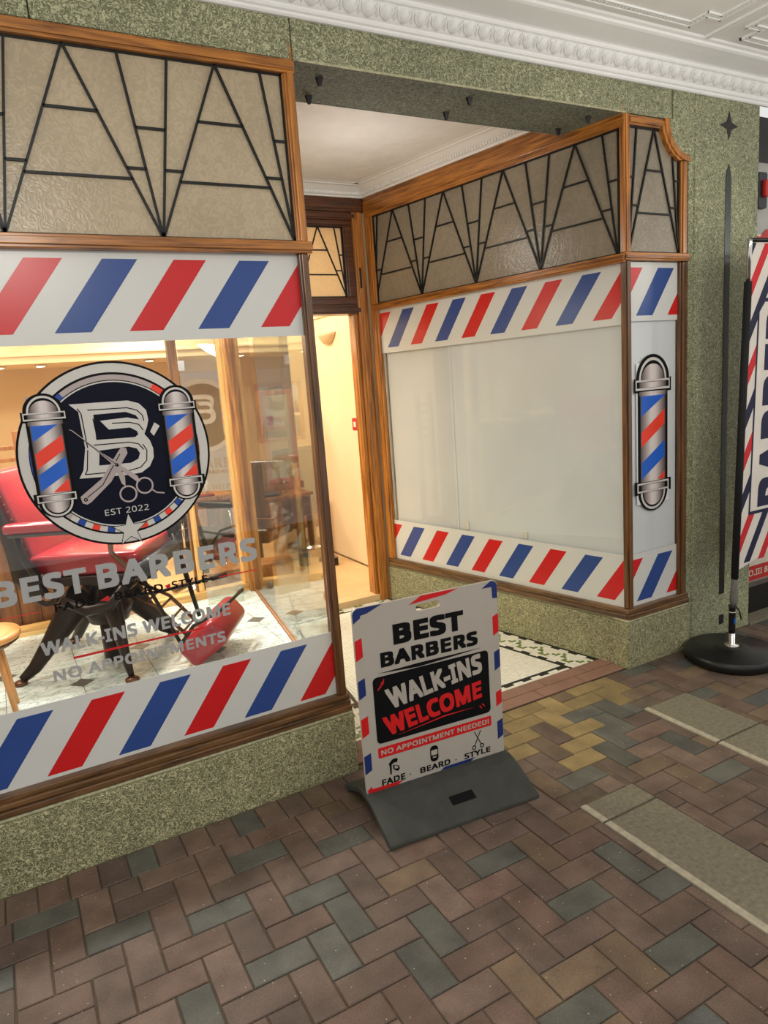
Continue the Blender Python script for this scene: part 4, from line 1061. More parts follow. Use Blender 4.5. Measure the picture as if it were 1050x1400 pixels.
# wall sconce on the hall wall
ws = empty('wall_sconce', (2.72, 3.2, 2.07)); tag(ws, 'beige half bowl wall light on the cream hall wall', 'wall lamp')
bm = B()
prf = [(0.0, -.05), (.03, -.045), (.055, -.02), (.075, .02), (.085, .045), (.08, .05)]
rings = []
for r, z in prf:
    rings.append([bm.verts.new((2.716-max(r, .002)*math.sin(PI*k/10), 3.25+1.9*max(r, .002)*math.cos(PI*k/10), 2.075+z)) for k in range(11)])
for i in range(len(prf)-1):
    for k in range(10): bm.faces.new((rings[i][k], rings[i][k+1], rings[i+1][k+1], rings[i+1][k]))
bm.faces.new(rings[0][::-1]); bm.faces.new(rings[-1]); obj('bowl', bm, 'ceramic', ws, smooth=True)
bm = B(); bx(bm, 2.712, 2.72, 3.20, 3.30, 2.05, 2.10); obj('bracket', bm, 'steel', ws)
# fire alarm call point
fa = empty('alarm_call_point', (2.715, 2.68, 1.33)); tag(fa, 'red alarm call point box on the cream wall inside the doorway', 'alarm')
bm = B(); bx(bm, 2.67, 2.7195, 2.71, 2.81, 1.27, 1.375); obj('housing', bm, 'poster_red', fa, bevel=.004)
bm = B(); bx(bm, 2.668, 2.6701, 2.74, 2.78, 1.30, 1.345); obj('window', bm, 'white_plastic', fa)
bm = B(); bx(bm, 2.640, 2.669, 2.6195, 2.6205, 1.29, 1.35); bm.free()

# ------------------------------------------------ styling stations
def station(x, y, label_c, label_m, w_=.56, drawers=4, first=True):
    c = empty('drawer_cabinet', (x, y, .05)); tag(c, label_c, 'cabinet', 'wooden drawer cabinets in the shop')
    bm = B(); bx(bm, x, x+w_, y, y+.38, .10, .66); obj('body', bm, 'cabinet_wood', c, bevel=.004)
    bm = B(); bx(bm, x+.02, x+w_-.02, y+.03, y+.36, .05, .10); obj('plinth', bm, 'wood_dark_rail', c)
    bm = B(); bx(bm, x-.02, x+w_+.02, y-.02, y+.40, .66, .69); obj('worktop', bm, 'cabinet_wood', c, bevel=.005)
    n = drawers
    for k in range(n):
        z0 = .12+k*.53/n; bm = B(); bx(bm, x+.02, x+.02+w_*.38, y-.014, y+.0, z0+.006, z0+.53/n-.008); dd = obj('drawer', bm, 'cabinet_wood', c, bevel=.004)
        bm = B(); zc = z0+.265/n; tube(bm, [(x+.02+w_*.12, y-.014, zc), (x+.02+w_*.12, y-.03, zc), (x+.02+w_*.26, y-.03, zc), (x+.02+w_*.26, y-.014, zc)], .004, 6); obj('handle', bm, 'chrome', dd)
    bm = B(); bx(bm, x+.04+w_*.40, x+w_-.02, y-.012, y, .13, .64); dd = obj('door', bm, 'board_brown', c, bevel=.004)
    bm = B(); bmesh.ops.create_uvsphere(bm, u_segments=8, v_segments=6, radius=.01, matrix=Matrix.Translation((x+.07+w_*.40, y-.02, .4))); obj('knob', bm, 'chrome', dd, smooth=True)
    return c
def wall_mirror(x0, x1, z0, z1, y, label):
    c = empty('framed_mirror', ((x0+x1)/2, y, z0)); tag(c, label, 'mirror', 'wood framed mirrors')
    for a in (rect(x0, x1, z1-.05, z1), rect(x0, x1, z0, z0+.05), rect(x0, x0+.05, z0+.05, z1-.05), rect(x1-.05, x1, z0+.05, z1-.05)):
        bm = B(); prism(bm, Fr((0, y, 0), (1, 0, 0), (0, -1, 0)), a, -.02, .02); obj('frame', bm, 'cabinet_wood', c, bevel=.004)
    bm = B(); prism(bm, Fr((0, y, 0), (1, 0, 0), (0, -1, 0)), rect(x0+.05, x1-.05, z0+.05, z1-.05), -.015, .004); obj('mirror_plate', bm, 'mirror', c)
    return c
station(1.95, 3.5, 'wooden drawer cabinet with basin top standing in for one reflected in the side glass', '')  # solid cabinet added at the apparent position of a reflection in the side glass
wall_mirror(2.22, 2.56, .76, 1.66, 3.86, 'wood framed mirror on the cabinet, standing in for a reflection in the side glass')  # solid mirror added in place of its reflected image in the side glass
bm = B(); bx(bm, 2.20, 2.58, 3.82, 3.885, .69, .758); o = obj('mirror_foot', bm, 'cabinet_wood'); tag(o, 'low wooden ledge holding up the mirror on the basin cabinet', 'ledge')
sk = empty('wash_basin', (2.15, 3.62, .69)); tag(sk, 'shallow grey basin set on the cabinet that stands in for a side glass reflection', 'basin')
bm = B(); lathe(bm, [(.10, 0), (.13, .018), (.135, .022), (.12, .018), (.08, .006)], (2.13, 3.64, .691), 24); obj('bowl', bm, 'steel', sk)
bm = B(); tube(bm, [(2.30, 3.60, .691), (2.30, 3.60, .79), (2.29, 3.57, .82), (2.27, 3.55, .79)], .008, 8); obj('tap', bm, 'chrome', sk)
station(1.42, 4.1, 'wooden drawer cabinet crowded with tools between the display posts', '', .5)
station(.55, 5.2, 'wooden drawer cabinet hidden low behind the round logo', '', .6)
wall_mirror(.5, 1.1, 1.0, 1.75, 6.39, 'wood framed mirror on the tan back wall behind the logo')
# bottles and tools on the station
for k, (x, y, h, r, m, lb, cat) in enumerate(((1.50, 4.25, .16, .022, 'bottle_amber', 'amber bottle standing at the left of the crowded cabinet top', 'bottle'), (1.57, 4.22, .20, .020, 'bottle_blue', 'tall blue bottle second from the left on the crowded cabinet', 'bottle'),
                                   (1.64, 4.27, .13, .024, 'black_plastic', 'short black bottle in the middle of the crowded cabinet', 'bottle'), (1.72, 4.22, .18, .020, 'white_plastic', 'white bottle third from the left on the crowded cabinet', 'bottle'),
                                   (2.06, 3.82, .26, .026, 'black_plastic', 'tall black bottle beside the framed mirror', 'bottle'), (2.12, 3.80, .17, .022, 'bottle_amber', 'amber bottle in front of the tall black bottle by the mirror', 'bottle'))):
    e = empty('bottle', (x, y, .69)); tag(e, lb, cat, 'bottles on the cabinets')
    bm = B(); lathe(bm, [(r, 0), (r, h*.7), (r*.4, h*.82), (r*.4, h*.86)], (x, y, .691), 12); obj('body', bm, m, e)
    bm = B(); lathe(bm, [(r*.5, h*.86), (r*.5, h)], (x, y, .691), 10); obj('cap', bm, 'black_plastic', e)
tw = empty('red_cloth', (1.66, 4.13, .7)); tag(tw, 'folded red cloth on the front of the crowded cabinet top', 'cloth')
bm = B(); bx(bm, 1.56, 1.76, 4.09, 4.17, .691, .715); obj('fold', bm, 'red_leather', tw, bevel=.01)
# black swivel chairs further back in the shop
def salon_chair(x, y, rz, label):
    t = empty('salon_chair', (x, y, .05), rz); tag(t, label, 'chair', 'black barber chairs in the shop')
    bm = B(); lathe(bm, [(.26, 0), (.26, .02), (.05, .045), (.04, .36)], (0, 0, 0), 20); obj('pedestal', bm, 'chrome', t, orig=True)
    bm = B(); bx(bm, -.25, .25, -.25, .25, .36, .48); obj('seat', bm, 'black_plastic', t, bevel=.03, orig=True)
    bm = B(); bx(bm, -.31, -.21, -.24, .24, .48, 1.0); obj('backrest', bm, 'black_plastic', t, bevel=.03, orig=True)
    for s in (-1, 1):
        bm = B(); bx(bm, -.2, .2, s*.27-.03, s*.27+.03, .64, .69); ar = obj('armrest', bm, 'black_plastic', t, bevel=.015, orig=True)
        bm = B(); tube(bm, [(.15, s*.27, .64), (.15, s*.27, .42)], .012, 6); obj('arm_support', bm, 'chrome', t, orig=True)
    bm = B(); bx(bm, .42, .60, -.18, .18, .10, .13); obj('footrest', bm, 'chrome', t, bevel=.008, orig=True)
    bm = B(); tube(bm, [(.2, 0, .38), (.36, 0, .15), (.5, 0, .11)], .015, 6); obj('footrest_arm', bm, 'chrome', t, orig=True)
salon_chair(1.34, 3.25, math.radians(-60), 'black barber chair on the tan floor between the display posts')
salon_chair(.75, 4.3, math.radians(-110), 'black barber chair behind the armrest of the red chair')
# pine cupboard low behind the glass leaf
pc = empty('low_cupboard', (1.3, 2.35, .05)); tag(pc, 'low orange wooden cupboard right behind the second display post', 'cupboard')
bm = B(); bx(bm, 1.12, 1.44, 2.2, 2.42, .05, .42); obj('body', bm, 'cabinet_wood', pc, bevel=.004)
bm = B(); bx(bm, 1.14, 1.42, 2.19, 2.20, .08, .40); obj('door', bm, 'cabinet_wood', pc, bevel=.003)
# small frame of rungs on the far left : wooden chair back behind the logo
rk = empty('wooden_rack', (.02, 3.4, .05)); tag(rk, 'slatted wooden rack post at the far left behind the counter', 'rack')
for x in (-.12, .12):
    bm = B(); bx(bm, x-.025, x+.025, 3.36, 3.41, .05, 1.50); obj('post', bm, 'cabinet_wood', rk, bevel=.004)
for k in range(5):
    bm = B(); bx(bm, -.095, .095, 3.375, 3.395, 1.0+.09*k, 1.03+.09*k); obj('rail', bm, 'cabinet_wood', rk, bevel=.003)
# grey stone balls at the foot of the post
bm = B(); bmesh.ops.create_uvsphere(bm, u_segments=16, v_segments=10, radius=.022, matrix=Matrix.Translation((1.31, 1.985, .3225))); o = obj('stone_ball', bm, 'stone_grey_ball', smooth=True)
tag(o, 'small grey ball at the foot of the pine post in the display', 'ball')
# small black boxes on the vestibule side (left on the shop floor near the glass)
for x, y, h, lb in ((2.30, 3.28, .12, 'small black clipper box on the tan floor seen through the side glass'), (2.50, 3.1, .07, 'low grey tin on the tan floor nearer the doorway')):
    e = empty('small_box', (x, y, .05)); tag(e, lb, 'box')
    bm = B(); bx(bm, x-.045, x+.045, y-.04, y+.04, .051, .051+h); obj('body', bm, 'black_plastic', e, bevel=.006)
    bm = B(); bx(bm, x-.047, x+.047, y-.042, y+.042, .051+h, .060+h); obj('lid', bm, 'steel', e, bevel=.003)

# ================================================================== RED BARBER CHAIR in the display
bc = empty('barber_chair', (.38, 1.27, .301), math.radians(-30)); tag(bc, 'antique red leather barber chair on cast iron base in the display window', 'chair')
kw = dict(orig=True)
for sx, sy, nm in ((-.36, -.29, ''), (.21, -.32, ''), (-.36, .29, ''), (.21, .32, '')):
    bm = B(); P = [(sx*.22, sy*.22, .40), (sx*.42, sy*.42, .30), (sx*.66, sy*.66, .17), (sx*.86, sy*.86, .065), (sx, sy, .022)]
    tube(bm, P, [.085, .075, .048, .034, .022], 10, .62)
    leg = obj('leg', bm, 'cast_iron', bc, smooth=True, **kw)
    bm = B(); lathe(bm, [(.034, .0), (.034, .012), (.018, .022)], (sx*1.02, sy*1.02, 0), 12); obj('foot', bm, 'bronze', leg, **kw)
bm = B(); lathe(bm, [(.10, .22), (.13, .30), (.09, .36), (.07, .42), (.16, .46), (.17, .49)], (0, 0, 0), 24); obj('pedestal', bm, 'cast_iron', bc, **kw)
bm = B(); bx(bm, -.26, .27, -.27, .27, .485, .53); obj('seat_frame', bm, 'cast_iron', bc, bevel=.012, **kw)
bm = B(); vs = bx(bm, -.25, .29, -.255, .255, .53, .64); bmesh.ops.subdivide_edges(bm, edges=bm.edges[:], cuts=4, use_grid_fill=True)
for v in bm.verts:
    if v.co.z > .6: v.co.z += .022*math.cos(v.co.x/.27*PI/2)*math.cos(v.co.y/.255*PI/2)
obj('seat', bm, 'red_leather', bc, bevel=.03, seg=3, smooth=True, **kw)
bm = B(); tube(bm, [(.30, -.25, .535), (.30, .25, .535)], .045, 14); obj('seat_roll', bm, 'dark_leather', bc, smooth=True, **kw)
# backrest leaning back
def lean(x, z): t = (z-.55); return x-.27-t*.30
bm = B()
nx, nz = 6, 8
def backv(iy, iz, side):
    y = -.235+.47*iy/nx; z = .60+.47*iz/nz; puff = .03*math.sin(PI*iy/nx)*math.sin(PI*iz/nz)
    return (lean(0, z)+(.075+puff if side else 0), y, z)
grid = [[[bm.verts.new(backv(a, b, s)) for b in range(nz+1)] for a in range(nx+1)] for s in (0, 1)]
for s in (0, 1):
    for a in range(nx):
        for b in range(nz):
            q = [grid[s][a][b], grid[s][a+1][b], grid[s][a+1][b+1], grid[s][a][b+1]]; bm.faces.new(q if s else q[::-1])
for a in range(nx):
    bm.faces.new((grid[0][a][0], grid[0][a+1][0], grid[1][a+1][0], grid[1][a][0])); bm.faces.new((grid[0][a][nz], grid[0][a+1][nz], grid[1][a+1][nz], grid[1][a][nz]))
for b in range(nz):
    bm.faces.new((grid[0][0][b], grid[0][0][b+1], grid[1][0][b+1], grid[1][0][b])); bm.faces.new((grid[0][nx][b], grid[0][nx][b+1], grid[1][nx][b+1], grid[1][nx][b]))
back = obj('backrest', bm, 'red_leather', bc, bevel=.015, smooth=True, **kw)
for s in (-1, 1):
    bm = B(); P = [(-.20, s*.275, .44), (-.27, s*.275, .55)] + [(lean(0, z)+.01, s*.262, z) for z in (.7, .85, .98, 1.08)] + [(-.46, s*.26, 1.12)]
    tube(bm, P, [.05, .06, .045, .032, .030, .032, .012], 10, .45); obj('back_stile', bm, 'cast_iron', bc, smooth=True, **kw)
    bm = B()
    for k in range(11):
        z = .68+.038*k; bmesh.ops.create_uvsphere(bm, u_segments=6, v_segments=4, radius=.0075, matrix=Matrix.Translation((lean(0, z)+.055, s*.245, z)))
    sr_ = obj('stud_row', bm, 'bronze', back, **kw); sr_['kind'] = 'stuff'
    # armrest with scroll
    bm = B(); bx(bm, -.30, .12, s*.315-.035, s*.315+.035, .775, .825); arm = obj('armrest', bm, 'red_leather', bc, bevel=.018, seg=3, **kw)
    bm = B(); bx(bm, -.28, .13, s*.315-.030, s*.315+.030, .758, .775); obj('arm_plate', bm, 'dark_leather', arm, bevel=.006, **kw)
    bm = B(); P = [(.10, s*.315, .795), (.19, s*.315, .80), (.235, s*.315, .765), (.225, s*.315, .72), (.19, s*.315, .715), (.185, s*.315, .745)]
    tube(bm, P, [.026, .024, .020, .017, .014, .008], 8); tube(bm, [(.20, s*.315, .715), (.19, s*.30, .65), (.24, s*.285, .58), (.30, s*.27, .53)], [.016, .013, .013, .016], 8)
    obj('arm_scroll', bm, 'bronze', arm, smooth=True, **kw)
    bm = B(); tube(bm, [(-.26, s*.30, .78), (-.25, s*.30, .66), (-.18, s*.29, .52)], [.018, .02, .026], 8); obj('arm_support', bm, 'cast_iron', arm, smooth=True, **kw)
    # scrolled side casting under the seat
    bm = B(); P = []
    for k in range(18):
        a = PI*.9-k*.42; r = .10-.0046*k; P.append((-.18+r*math.cos(a), s*.285, .46+r*math.sin(a)))
    tube(bm, P, [.020-.0006*k for k in range(18)], 7); tube(bm, [(-.10, s*.285, .42), (.02, s*.285, .36), (.14, s*.285, .38), (.22, s*.285, .47)], [.024, .03, .028, .02], 8)
    obj('side_scroll', bm, 'cast_iron', bc, smooth=True, **kw)
# footrest assembly
bm = B()
for s in (-1, 1): tube(bm, [(.12, s*.10, .40), (.30, s*.10, .30), (.50, s*.10, .06)], .010, 6)
for k in range(7):
    t = k/6; x, z = (.14+.34*t, .39-.10*t-.21*t*t); tube(bm, [(x, -.10, z), (x, .10, z)], .007, 6)
obj('footrest_ladder', bm, 'bronze', bc, **kw)
bm = B(); tube(bm, [(.30, -.24, .50), (.36, -.24, .36), (.44, -.22, .14), (.50, -.2, .08)], .010, 8); tube(bm, [(.30, .28, .62), (.34, .28, .40), (.40, .26, .12)], [.020, .016, .012], 8)
obj('footrest_rod', bm, 'cast_iron', bc, smooth=True, **kw)
bm = B(); bmesh.ops.create_uvsphere(bm, u_segments=14, v_segments=8, radius=1, matrix=Matrix.Translation((.29, .29, .64)) @ Matrix.Diagonal((.05, .035, .06, 1))); obj('arm_boss', bm, 'cast_iron', bc, smooth=True, **kw)
bm = B(); M = Matrix.Translation((.57, -.06, .145)) @ Matrix.Rotation(math.radians(-38), 4, 'Y')
bmesh.ops.create_cube(bm, size=1, matrix=M @ Matrix.Diagonal((.25, .46, .15, 1))); obj('footrest', bm, 'red_leather', bc, bevel=.045, seg=4, smooth=True, **kw)
bm = B(); tube(bm, [(.46, -.30, .15), (.55, -.32, .26), (.66, -.25, .30), (.70, .12, .30), (.66, .18, .27)], .010, 6); obj('footrest_rail', bm, 'cast_iron', bc, smooth=True, **kw)
bm = B(); tube(bm, [(.05, -.2, .38), (.30, -.02, .36), (.50, .25, .34)], .009, 6); tube(bm, [(.50, .25, .34), (.56, .33, .335)], .016, 8); obj('height_lever', bm, 'cast_iron', bc, smooth=True, **kw)
bm = B(); tube(bm, [(0, 0, .0), (0, 0, .24)], .055, 14); obj('hydraulic_column', bm, 'cast_iron', bc, smooth=True, **kw)
# round wooden stool
stl = empty('round_stool', (-.215, .86, .301)); tag(stl, 'round wooden stool top at the left edge of the display window', 'stool')
bm = B(); lathe(bm, [(.150, .268), (.172, .275), (.176, .288), (.172, .302), (.12, .306), (.02, .307)], (-.215, .86, .391), 36); obj('seat', bm, 'stool_wood', stl)
bm = B(); lathe(bm, [(.13, .24), (.165, .262), (.15, .268)], (-.215, .86, .391), 36); obj('seat_rim', bm, 'wood_dark_rail', stl)
for k in range(4):
    a = PI/4+k*PI/2; bm = B(); tube(bm, [(-.215+.10*math.cos(a), .86+.10*math.sin(a), .64), (-.215+.15*math.cos(a), .86+.15*math.sin(a), .301)], [.016, .012], 8); obj('leg', bm, 'stool_wood', stl, smooth=True)

# ================================================================== PAVEMENT SIGN
sg = empty('pavement_sign', (1.357, -.40, 0), math.radians(-5)); tag(sg, 'white pavement sign board on a black rubber base in front of the entrance', 'sign')
SP = Fr((-.315, 0, 0), (1, 0, 0), (0, -1, 0))
def sp(x, z):
    u = (x-1.042)/.628*.630; k = (z-.085)/.76
    return (u, z + (x-1.042)/.63*(.045*(1-k)+.020*k))
bm = B(); pr_ = [(-.235, 0), (-.235, .016), (-.222, .024), (-.07, .090), (-.03, .098), (.03, .098), (.07, .090), (.222, .024), (.235, .016), (.235, 0), (.20, 0), (.15, .03), (.05, .075), (-.05, .075), (-.15, .03), (-.20, 0)]
A = [bm.verts.new((-.325, y, z)) for y, z in pr_]; Bv = [bm.verts.new((.325, y, z)) for y, z in pr_]
bm.faces.new(A); bm.faces.new(Bv[::-1])
for i in range(len(A)): bm.faces.new((A[i], Bv[i], Bv[(i+1) % len(A)], A[(i+1) % len(A)]))
base = obj('base', bm, 'rubber', sg, bevel=.004, tri=True, **kw)
bm = B(); M = Matrix.Translation((.025, -.150, .0510)) @ Matrix.Rotation(math.atan2(.066, .152), 4, 'X')
vs = bmesh.ops.create_cube(bm, size=1, matrix=M @ Matrix.Diagonal((.108, .044, .0115, 1)))
hs = obj('handle_slot', bm, 'vinyl_black', base, bevel=.0055, seg=4, **kw)
W, Z0, Z1, rad = .630, .082, .848, .022
def rrect(x0, x1, z0, z1, r, n=5):
    o = []
    for cx, cz, a in ((x1-r, z0+r, -PI/2), (x1-r, z1-r, 0), (x0+r, z1-r, PI/2), (x0+r, z0+r, PI)):
        for k in range(n+1): t = a+PI/2*k/n; o.append((cx+r*math.cos(t), cz+r*math.sin(t)))
    return o
# panel with a handle hole: outer loop bridged to slot
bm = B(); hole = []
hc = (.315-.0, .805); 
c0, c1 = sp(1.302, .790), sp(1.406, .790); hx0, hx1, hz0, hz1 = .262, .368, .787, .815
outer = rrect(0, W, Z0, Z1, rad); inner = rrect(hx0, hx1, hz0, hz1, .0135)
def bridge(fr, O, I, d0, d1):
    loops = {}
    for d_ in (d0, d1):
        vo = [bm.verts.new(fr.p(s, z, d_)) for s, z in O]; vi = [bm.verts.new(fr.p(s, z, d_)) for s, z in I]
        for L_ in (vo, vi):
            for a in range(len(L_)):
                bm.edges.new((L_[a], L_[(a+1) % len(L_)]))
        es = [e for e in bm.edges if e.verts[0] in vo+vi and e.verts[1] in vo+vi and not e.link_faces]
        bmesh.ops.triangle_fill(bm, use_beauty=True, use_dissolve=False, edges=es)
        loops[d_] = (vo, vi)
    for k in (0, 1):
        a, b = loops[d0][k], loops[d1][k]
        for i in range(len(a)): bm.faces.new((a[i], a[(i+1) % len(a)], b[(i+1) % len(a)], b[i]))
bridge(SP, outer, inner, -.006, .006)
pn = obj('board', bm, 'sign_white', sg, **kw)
SD = .0068
def sflat(nm, pts, m, lv=0): return flat(nm, SP, [sp(*p) for p in pts], SD+lv*.0005, m, pn, orig=True)
def stext(s, q, m, bold, lv=1, spacing=1.0): return text('lettering', s, SP, [sp(*p) for p in q], SD+lv*.0005, m, pn, bold=bold, spacing=spacing, orig=True, thick=.0004)
mk = 'print_navymark'; mat(mk, C(22, 44, 104), .4)
def ed(z0, z1, left, c):     # slanted marks on the edges, in board coordinates
    x0, x1 = (.001, .030) if left else (W-.028, W-.001)
    flat('edge_mark', SP, [(x0, z0-.012), (x1, z0), (x1, z1), (x0, z1-.012)] if False else [(x0, z0), (x1, z0+.014), (x1, z1+.002), (x0, z1-.008)], SD, c, pn, orig=True)
for z0, z1, c in ((.642, .730, 'vinyl_red'), (.488, .570, mk), (.331, .415, 'vinyl_red'), (.178, .262, mk)): ed(z0, z1, True, c)
for z0, z1, c in ((.615, .705, 'vinyl_red'), (.464, .552, mk), (.305, .375, 'vinyl_red'), (.158, .245, mk)): ed(z0, z1, False, c)
flat('corner_mark', SP, [(.001, .79), (.030, .808), (.032, .818), (.060, .822), (.122, .8472), (.022, .8472), (.006, .838), (.001, .826)], SD, mk, pn, orig=True)
flat('corner_mark', SP, [(W-.024, .775), (W-.001, .772), (W-.001, .826), (W-.006, .838), (W-.022, .8472), (W-.03, .8472), (W-.072, .823), (W-.026, .822)], SD, mk, pn, orig=True)
flat('top_mark', SP, [(.232, .820), (.396, .832), (.452, .8472), (.288, .8472)], SD, 'vinyl_red', pn, orig=True)
flat('bottom_mark', SP, [(.302, .083), (.440, .083), (.488, .110), (.345, .110)], SD, mk, pn, orig=True)
flat('corner_mark', SP, [(.002, .108), (.022, .124), (.024, .112), (.160, .110), (.10, .084), (.02, .084)], SD, 'vinyl_red', pn, orig=True)
stext('BEST', [(1.200, .668), (1.508, .652), (1.508, .737), (1.200, .752)], 'vinyl_black', .058, spacing=1.10)
stext('BARBERS', [(1.141, .591), (1.568, .570), (1.568, .632), (1.141, .652)], 'vinyl_black', .052, spacing=1.12)
sflat('swoosh', [(1.126, .572), (1.30, .568), (1.45, .560), (1.583, .553), (1.46, .552), (1.30, .552)], 'vinyl_black', 1)
flat('message_panel', SP, rrect(.060, .573, .290, .562, .018), SD+.0005, 'vinyl_black', pn, orig=True)
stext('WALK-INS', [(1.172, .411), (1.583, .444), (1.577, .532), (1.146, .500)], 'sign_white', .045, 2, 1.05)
stext('WELCOME', [(1.152, .305), (1.575, .334), (1.573, .412), (1.128, .390)], 'vinyl_red', .050, 2, 1.06)
sflat('underline', [(1.190, .297), (1.40, .312), (1.535, .301+.0), (1.40, .306)], 'vinyl_red', 2)
for p in (((1.120, .505), (1.133, .520)), ((1.131, .512), (1.140, .535)), ((1.142, .522), (1.148, .545)), ((1.562, .300), (1.570, .285)), ((1.574, .305), (1.585, .290))):
    bm = B(); barline(bm, SP, sp(*p[0]), sp(*p[1]), .005, SD+.0006, SD+.001); obj('spark_mark', bm, 'vinyl_red', pn, orig=True)
rr = rrect(.060, .573, .230, .273, .005)
flat('red_strip', SP, rr, SD+.0005, 'vinyl_red', pn, orig=True)
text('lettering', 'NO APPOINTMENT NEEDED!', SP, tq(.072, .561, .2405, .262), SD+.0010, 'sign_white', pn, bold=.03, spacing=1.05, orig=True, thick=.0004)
for cx_ in (.190, .398): flat('separator_dot', SP, circle(cx_, .125, .0028, 10), SD+.0006, 'vinyl_black', pn, orig=True)
text('lettering', 'FADE', SP, tq(.066, .167, .112, .139), SD+.0006, 'vinyl_black', pn, bold=.032, spacing=1.08, orig=True, thick=.0004)
text('lettering', 'BEARD', SP, tq(.234, .371, .114, .139), SD+.0006, 'vinyl_black', pn, bold=.032, spacing=1.08, orig=True, thick=.0004)
text('lettering', 'STYLE', SP, tq(.437, .562, .114, .139), SD+.0006, 'vinyl_black', pn, bold=.032, spacing=1.08, orig=True, thick=.0004)
# icons
def ic(poly, m='vinyl_black', lv=1): flat('icon', SP, poly, SD+lv*.0005, m, pn, orig=True)
ic([(.104, .150), (.110, .150), (.112, .190), (.122, .196), (.135, .194), (.140, .205), (.136, .212), (.118, .212), (.108, .204), (.100, .196), (.103, .186)])
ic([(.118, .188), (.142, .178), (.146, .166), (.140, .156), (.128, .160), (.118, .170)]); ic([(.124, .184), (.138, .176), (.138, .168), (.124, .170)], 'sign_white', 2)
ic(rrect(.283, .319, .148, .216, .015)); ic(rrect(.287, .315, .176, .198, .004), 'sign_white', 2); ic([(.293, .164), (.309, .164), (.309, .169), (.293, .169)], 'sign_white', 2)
bm = B(); barline(bm, SP, (.488, .160), (.520, .222), .0035, SD+.0002, SD+.0006); barline(bm, SP, (.520, .160), (.490, .222), .0035, SD+.0002, SD+.0006)
ring(bm, SP, .485, .153, .006, .010, SD+.0002, SD+.0006, 14); ring(bm, SP, .523, .153, .006, .010, SD+.0002, SD+.0006, 14); obj('icon', bm, 'vinyl_black', pn, orig=True)

# ================================================================== BANNER FLAG on round base
bn = empty('banner_flag', (3.41, -.27, 0)); tag(bn, 'tall striped barber banner flag on a round black base beside the pilaster', 'banner')
c0 = (3.406, -.264)
bm = B(); lathe(bm, [(.235, 0), (.245, .012), (.245, .052), (.232, .062), (.10, .064), (.085, .074), (.05, .076)], (c0[0], c0[1], 0), 56); bs = obj('base', bm, 'black_plastic', bn)
bm = B(); bx(bm, c0[0]+.09, c0[0]+.20, c0[1]+.045, c0[1]+.075, .060, .066); obj('handle_slot', bm, 'kick_black', bs, bevel=.003)
bm = B(); lathe(bm, [(.040, .076), (.036, .084), (.017, .088), (.017, .15)], (c0[0], c0[1], 0), 20); obj('socket', bm, 'chrome', bn)
bm = B(); lathe(bm, [(.017, .15), (.018, .17), (.018, .30), (.022, .31)], (c0[0], c0[1], 0), 16); lb = obj('pole_lower', bm, 'black_plastic', bn)
bm = B(); lathe(bm, [(.0185, .272), (.0185, .277)], (c0[0], c0[1], 0), 16); obj('white_band', bm, 'white_plastic', lb)
bm = B(); prism(bm, Fr((c0[0], c0[1]-.0182, 0), (1, 0, 0), (0, -1, 0)), circle(-.002, .225, .008, 14, rz=.018), 0, .001); obj('round_label', bm, 'print_blue', lb)
def pl(z): return (3.406+(z-.08)*.040, c0[1], z)
bm = B(); tube(bm, [pl(.30), pl(.34), pl(.47)], [.014, .022, .017], 10); obj('pole_sleeve_end', bm, 'grey_cloth', bn, smooth=True)
bm = B(); tube(bm, [pl(.46), pl(1.2), pl(2.03)], .020, 10); obj('pole_sleeve', bm, 'black_cloth', bn, smooth=True)
bm = B(); tube(bm, [pl(2.02), pl(2.225), pl(2.24)], .012, 10); obj('pole_tube', bm, 'chrome', bn, smooth=True)
bm = B(); a = pl(2.235); tube(bm, [a, (a[0]+.62, a[1], 2.25)], .011, 8); obj('top_arm', bm, 'black_plastic', bn, smooth=True)
bm = B(); tube(bm, [(c0[0]+.02, c0[1], .305), (c0[0]+.06, c0[1], .27), (c0[0]+.11, c0[1]+.02, .20)], .004, 6); obj('cord', bm, 'black_plastic', bn)
FL = Fr((0, c0[1], 0), (1, 0, 0), (0, -1, 0))
fx = lambda z, u: pl(z)[0]+.018+u
def fq(u0, u1, z0, z1): return [(fx(z0, u0), z0), (fx(z0, u1), z0), (fx(z1, u1), z1), (fx(z1, u0), z1)]
zlo = .535; zhi = 2.222
bm = B(); prism(bm, FL, [(fx(.50, 0), .50), (fx(.52, .58), .64), (fx(zhi, .58), zhi), (fx(zhi, 0), zhi)], -.002, .0); cl = obj('flag_cloth', bm, 'flag_cloth', bn)
# stripes: repeated slanted bars, navy and red
z = -.1175; k = 0
while z < 2.6:
    sl = 1.35; th = .10
    q = [(fx(1.4, 0), z), (fx(1.4, .58), z+.58*sl*1.35), (fx(1.4, .58), z+.58*sl*1.35+th), (fx(1.4, 0), z+th)]
    q = clip(q, fx(1.4, 0), fx(1.4, .58), zlo, zhi)
    if q:
        q = [(x+(pl(zz)[0]-pl(1.4)[0]), zz) for x, zz in q]
        flat('flag_stripe', FL, q, .0008, ('flag_navy', 'flag_red')[k % 2], cl)
    z += .2275; k += 1
flat('flag_stripe', FL, fq(0, .2, 2.07, zhi), .0011, 'flag_navy', cl) if False else None
flat('text_panel_edge', FL, [(fx(.80, .075), .80), (fx(.80, .53), .80), (fx(1.95, .53), 1.95), (fx(1.95, .12), 1.95), (fx(1.90, .075), 1.90)], .0016, 'flag_navy', cl)
flat('text_panel', FL, [(fx(.83, .087), .818), (fx(.80, .52), .818), (fx(1.93, .52), 1.93), (fx(1.93, .13), 1.93), (fx(1.88, .087), 1.88)], .0022, 'flag_cloth', cl)
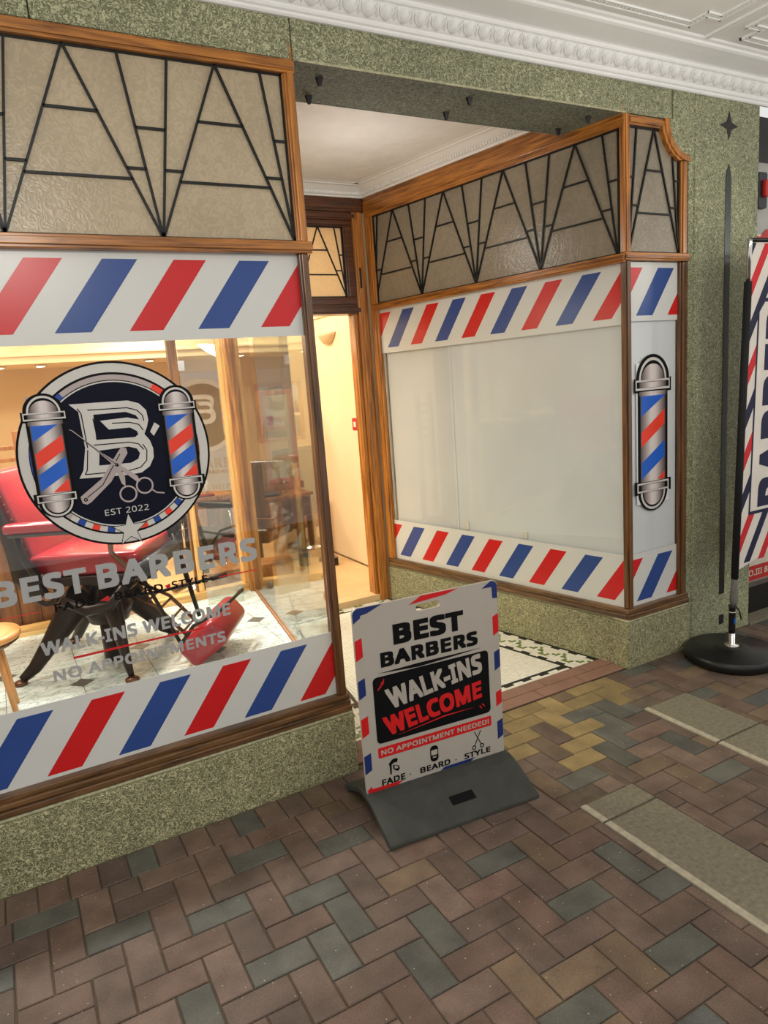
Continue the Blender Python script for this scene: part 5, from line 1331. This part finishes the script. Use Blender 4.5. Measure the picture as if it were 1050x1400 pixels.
# vertical lettering BARBER reading upwards
vs, fs = text_geo('BARBER', .05, 1.08)
bm = B(); A = []
for u, v in vs:
    z = .835+1.07*u; A.append(bm.verts.new(FL.p(fx(z, .145+(1-v)*.30), z, .0030+len(A)//(len(vs)//8)*.00003)))
for f in fs:
    try: bm.faces.new([A[i] for i in f])
    except ValueError: pass
obj('lettering', bm, 'flag_navy', cl)

# ================================================================== NEIGHBOUR SHOPFRONT at the right edge
nb_ = struct('wall_right')
bm = B(); bx(bm, 3.94, 6.2, .10, .2, 0, .19); obj('black_plinth', bm, 'kick_black', nb_)
bm = B(); bx(bm, 3.94, 6.2, -.02, .10, -.02, .012); obj('plinth_step', bm, 'concrete', nb_, bevel=.004)
bm = B(); bx(bm, 3.94, 6.2, .09, .1, .19, .215); obj('grey_trim', bm, 'steel', nb_)
bm = B(); bx(bm, 3.94, 6.2, .12, .2, .19, 3.0); obj('white_wall', bm, 'neighbour_white', nb_)
bm = B(); bx(bm, 3.94, 6.2, .105, .12, 2.76, 3.0); obj('dark_header', bm, 'kick_black', nb_)
po = empty('window_poster', (4.5, .11, .21)); tag(po, 'cream poster with red footer strip behind the banner flag', 'poster')
PF = Fr((0, .12, 0), (1, 0, 0), (0, -1, 0))
bm = B(); prism(bm, PF, rect(4.06, 4.96, .217, 2.36), .0, .006); pb = obj('sheet', bm, 'poster_cream', po)
flat('red_footer', PF, rect(4.062, 4.958, .22, .318), .0068, 'poster_red', pb)
text('lettering', 'O.III 8885 8180', PF, tq(4.105, 4.60, .250, .292), .0076, 'poster_cream', pb, bold=.02)
flat('red_header', PF, [(4.062, 2.34), (4.11, 2.352), (4.14, 2.345), (4.20, 2.39), (4.40, 2.41), (4.40, 2.33), (4.062, 2.33)], .0068, 'poster_red', pb)
rb = empty('red_bracket', (4.13, .1, 2.5)); tag(rb, 'small red and black handle box high on the white wall beside the pilaster', 'box')
bm = B(); prism(bm, PF, rrect(4.085, 4.165, 2.50, 2.70, .015), .0, .03); obj('backplate', bm, 'poster_dark', rb, bevel=.004)
bm = B(); prism(bm, PF, rrect(4.112, 4.152, 2.56, 2.655, .012), .03, .055); obj('handle', bm, 'poster_red', rb, bevel=.006)
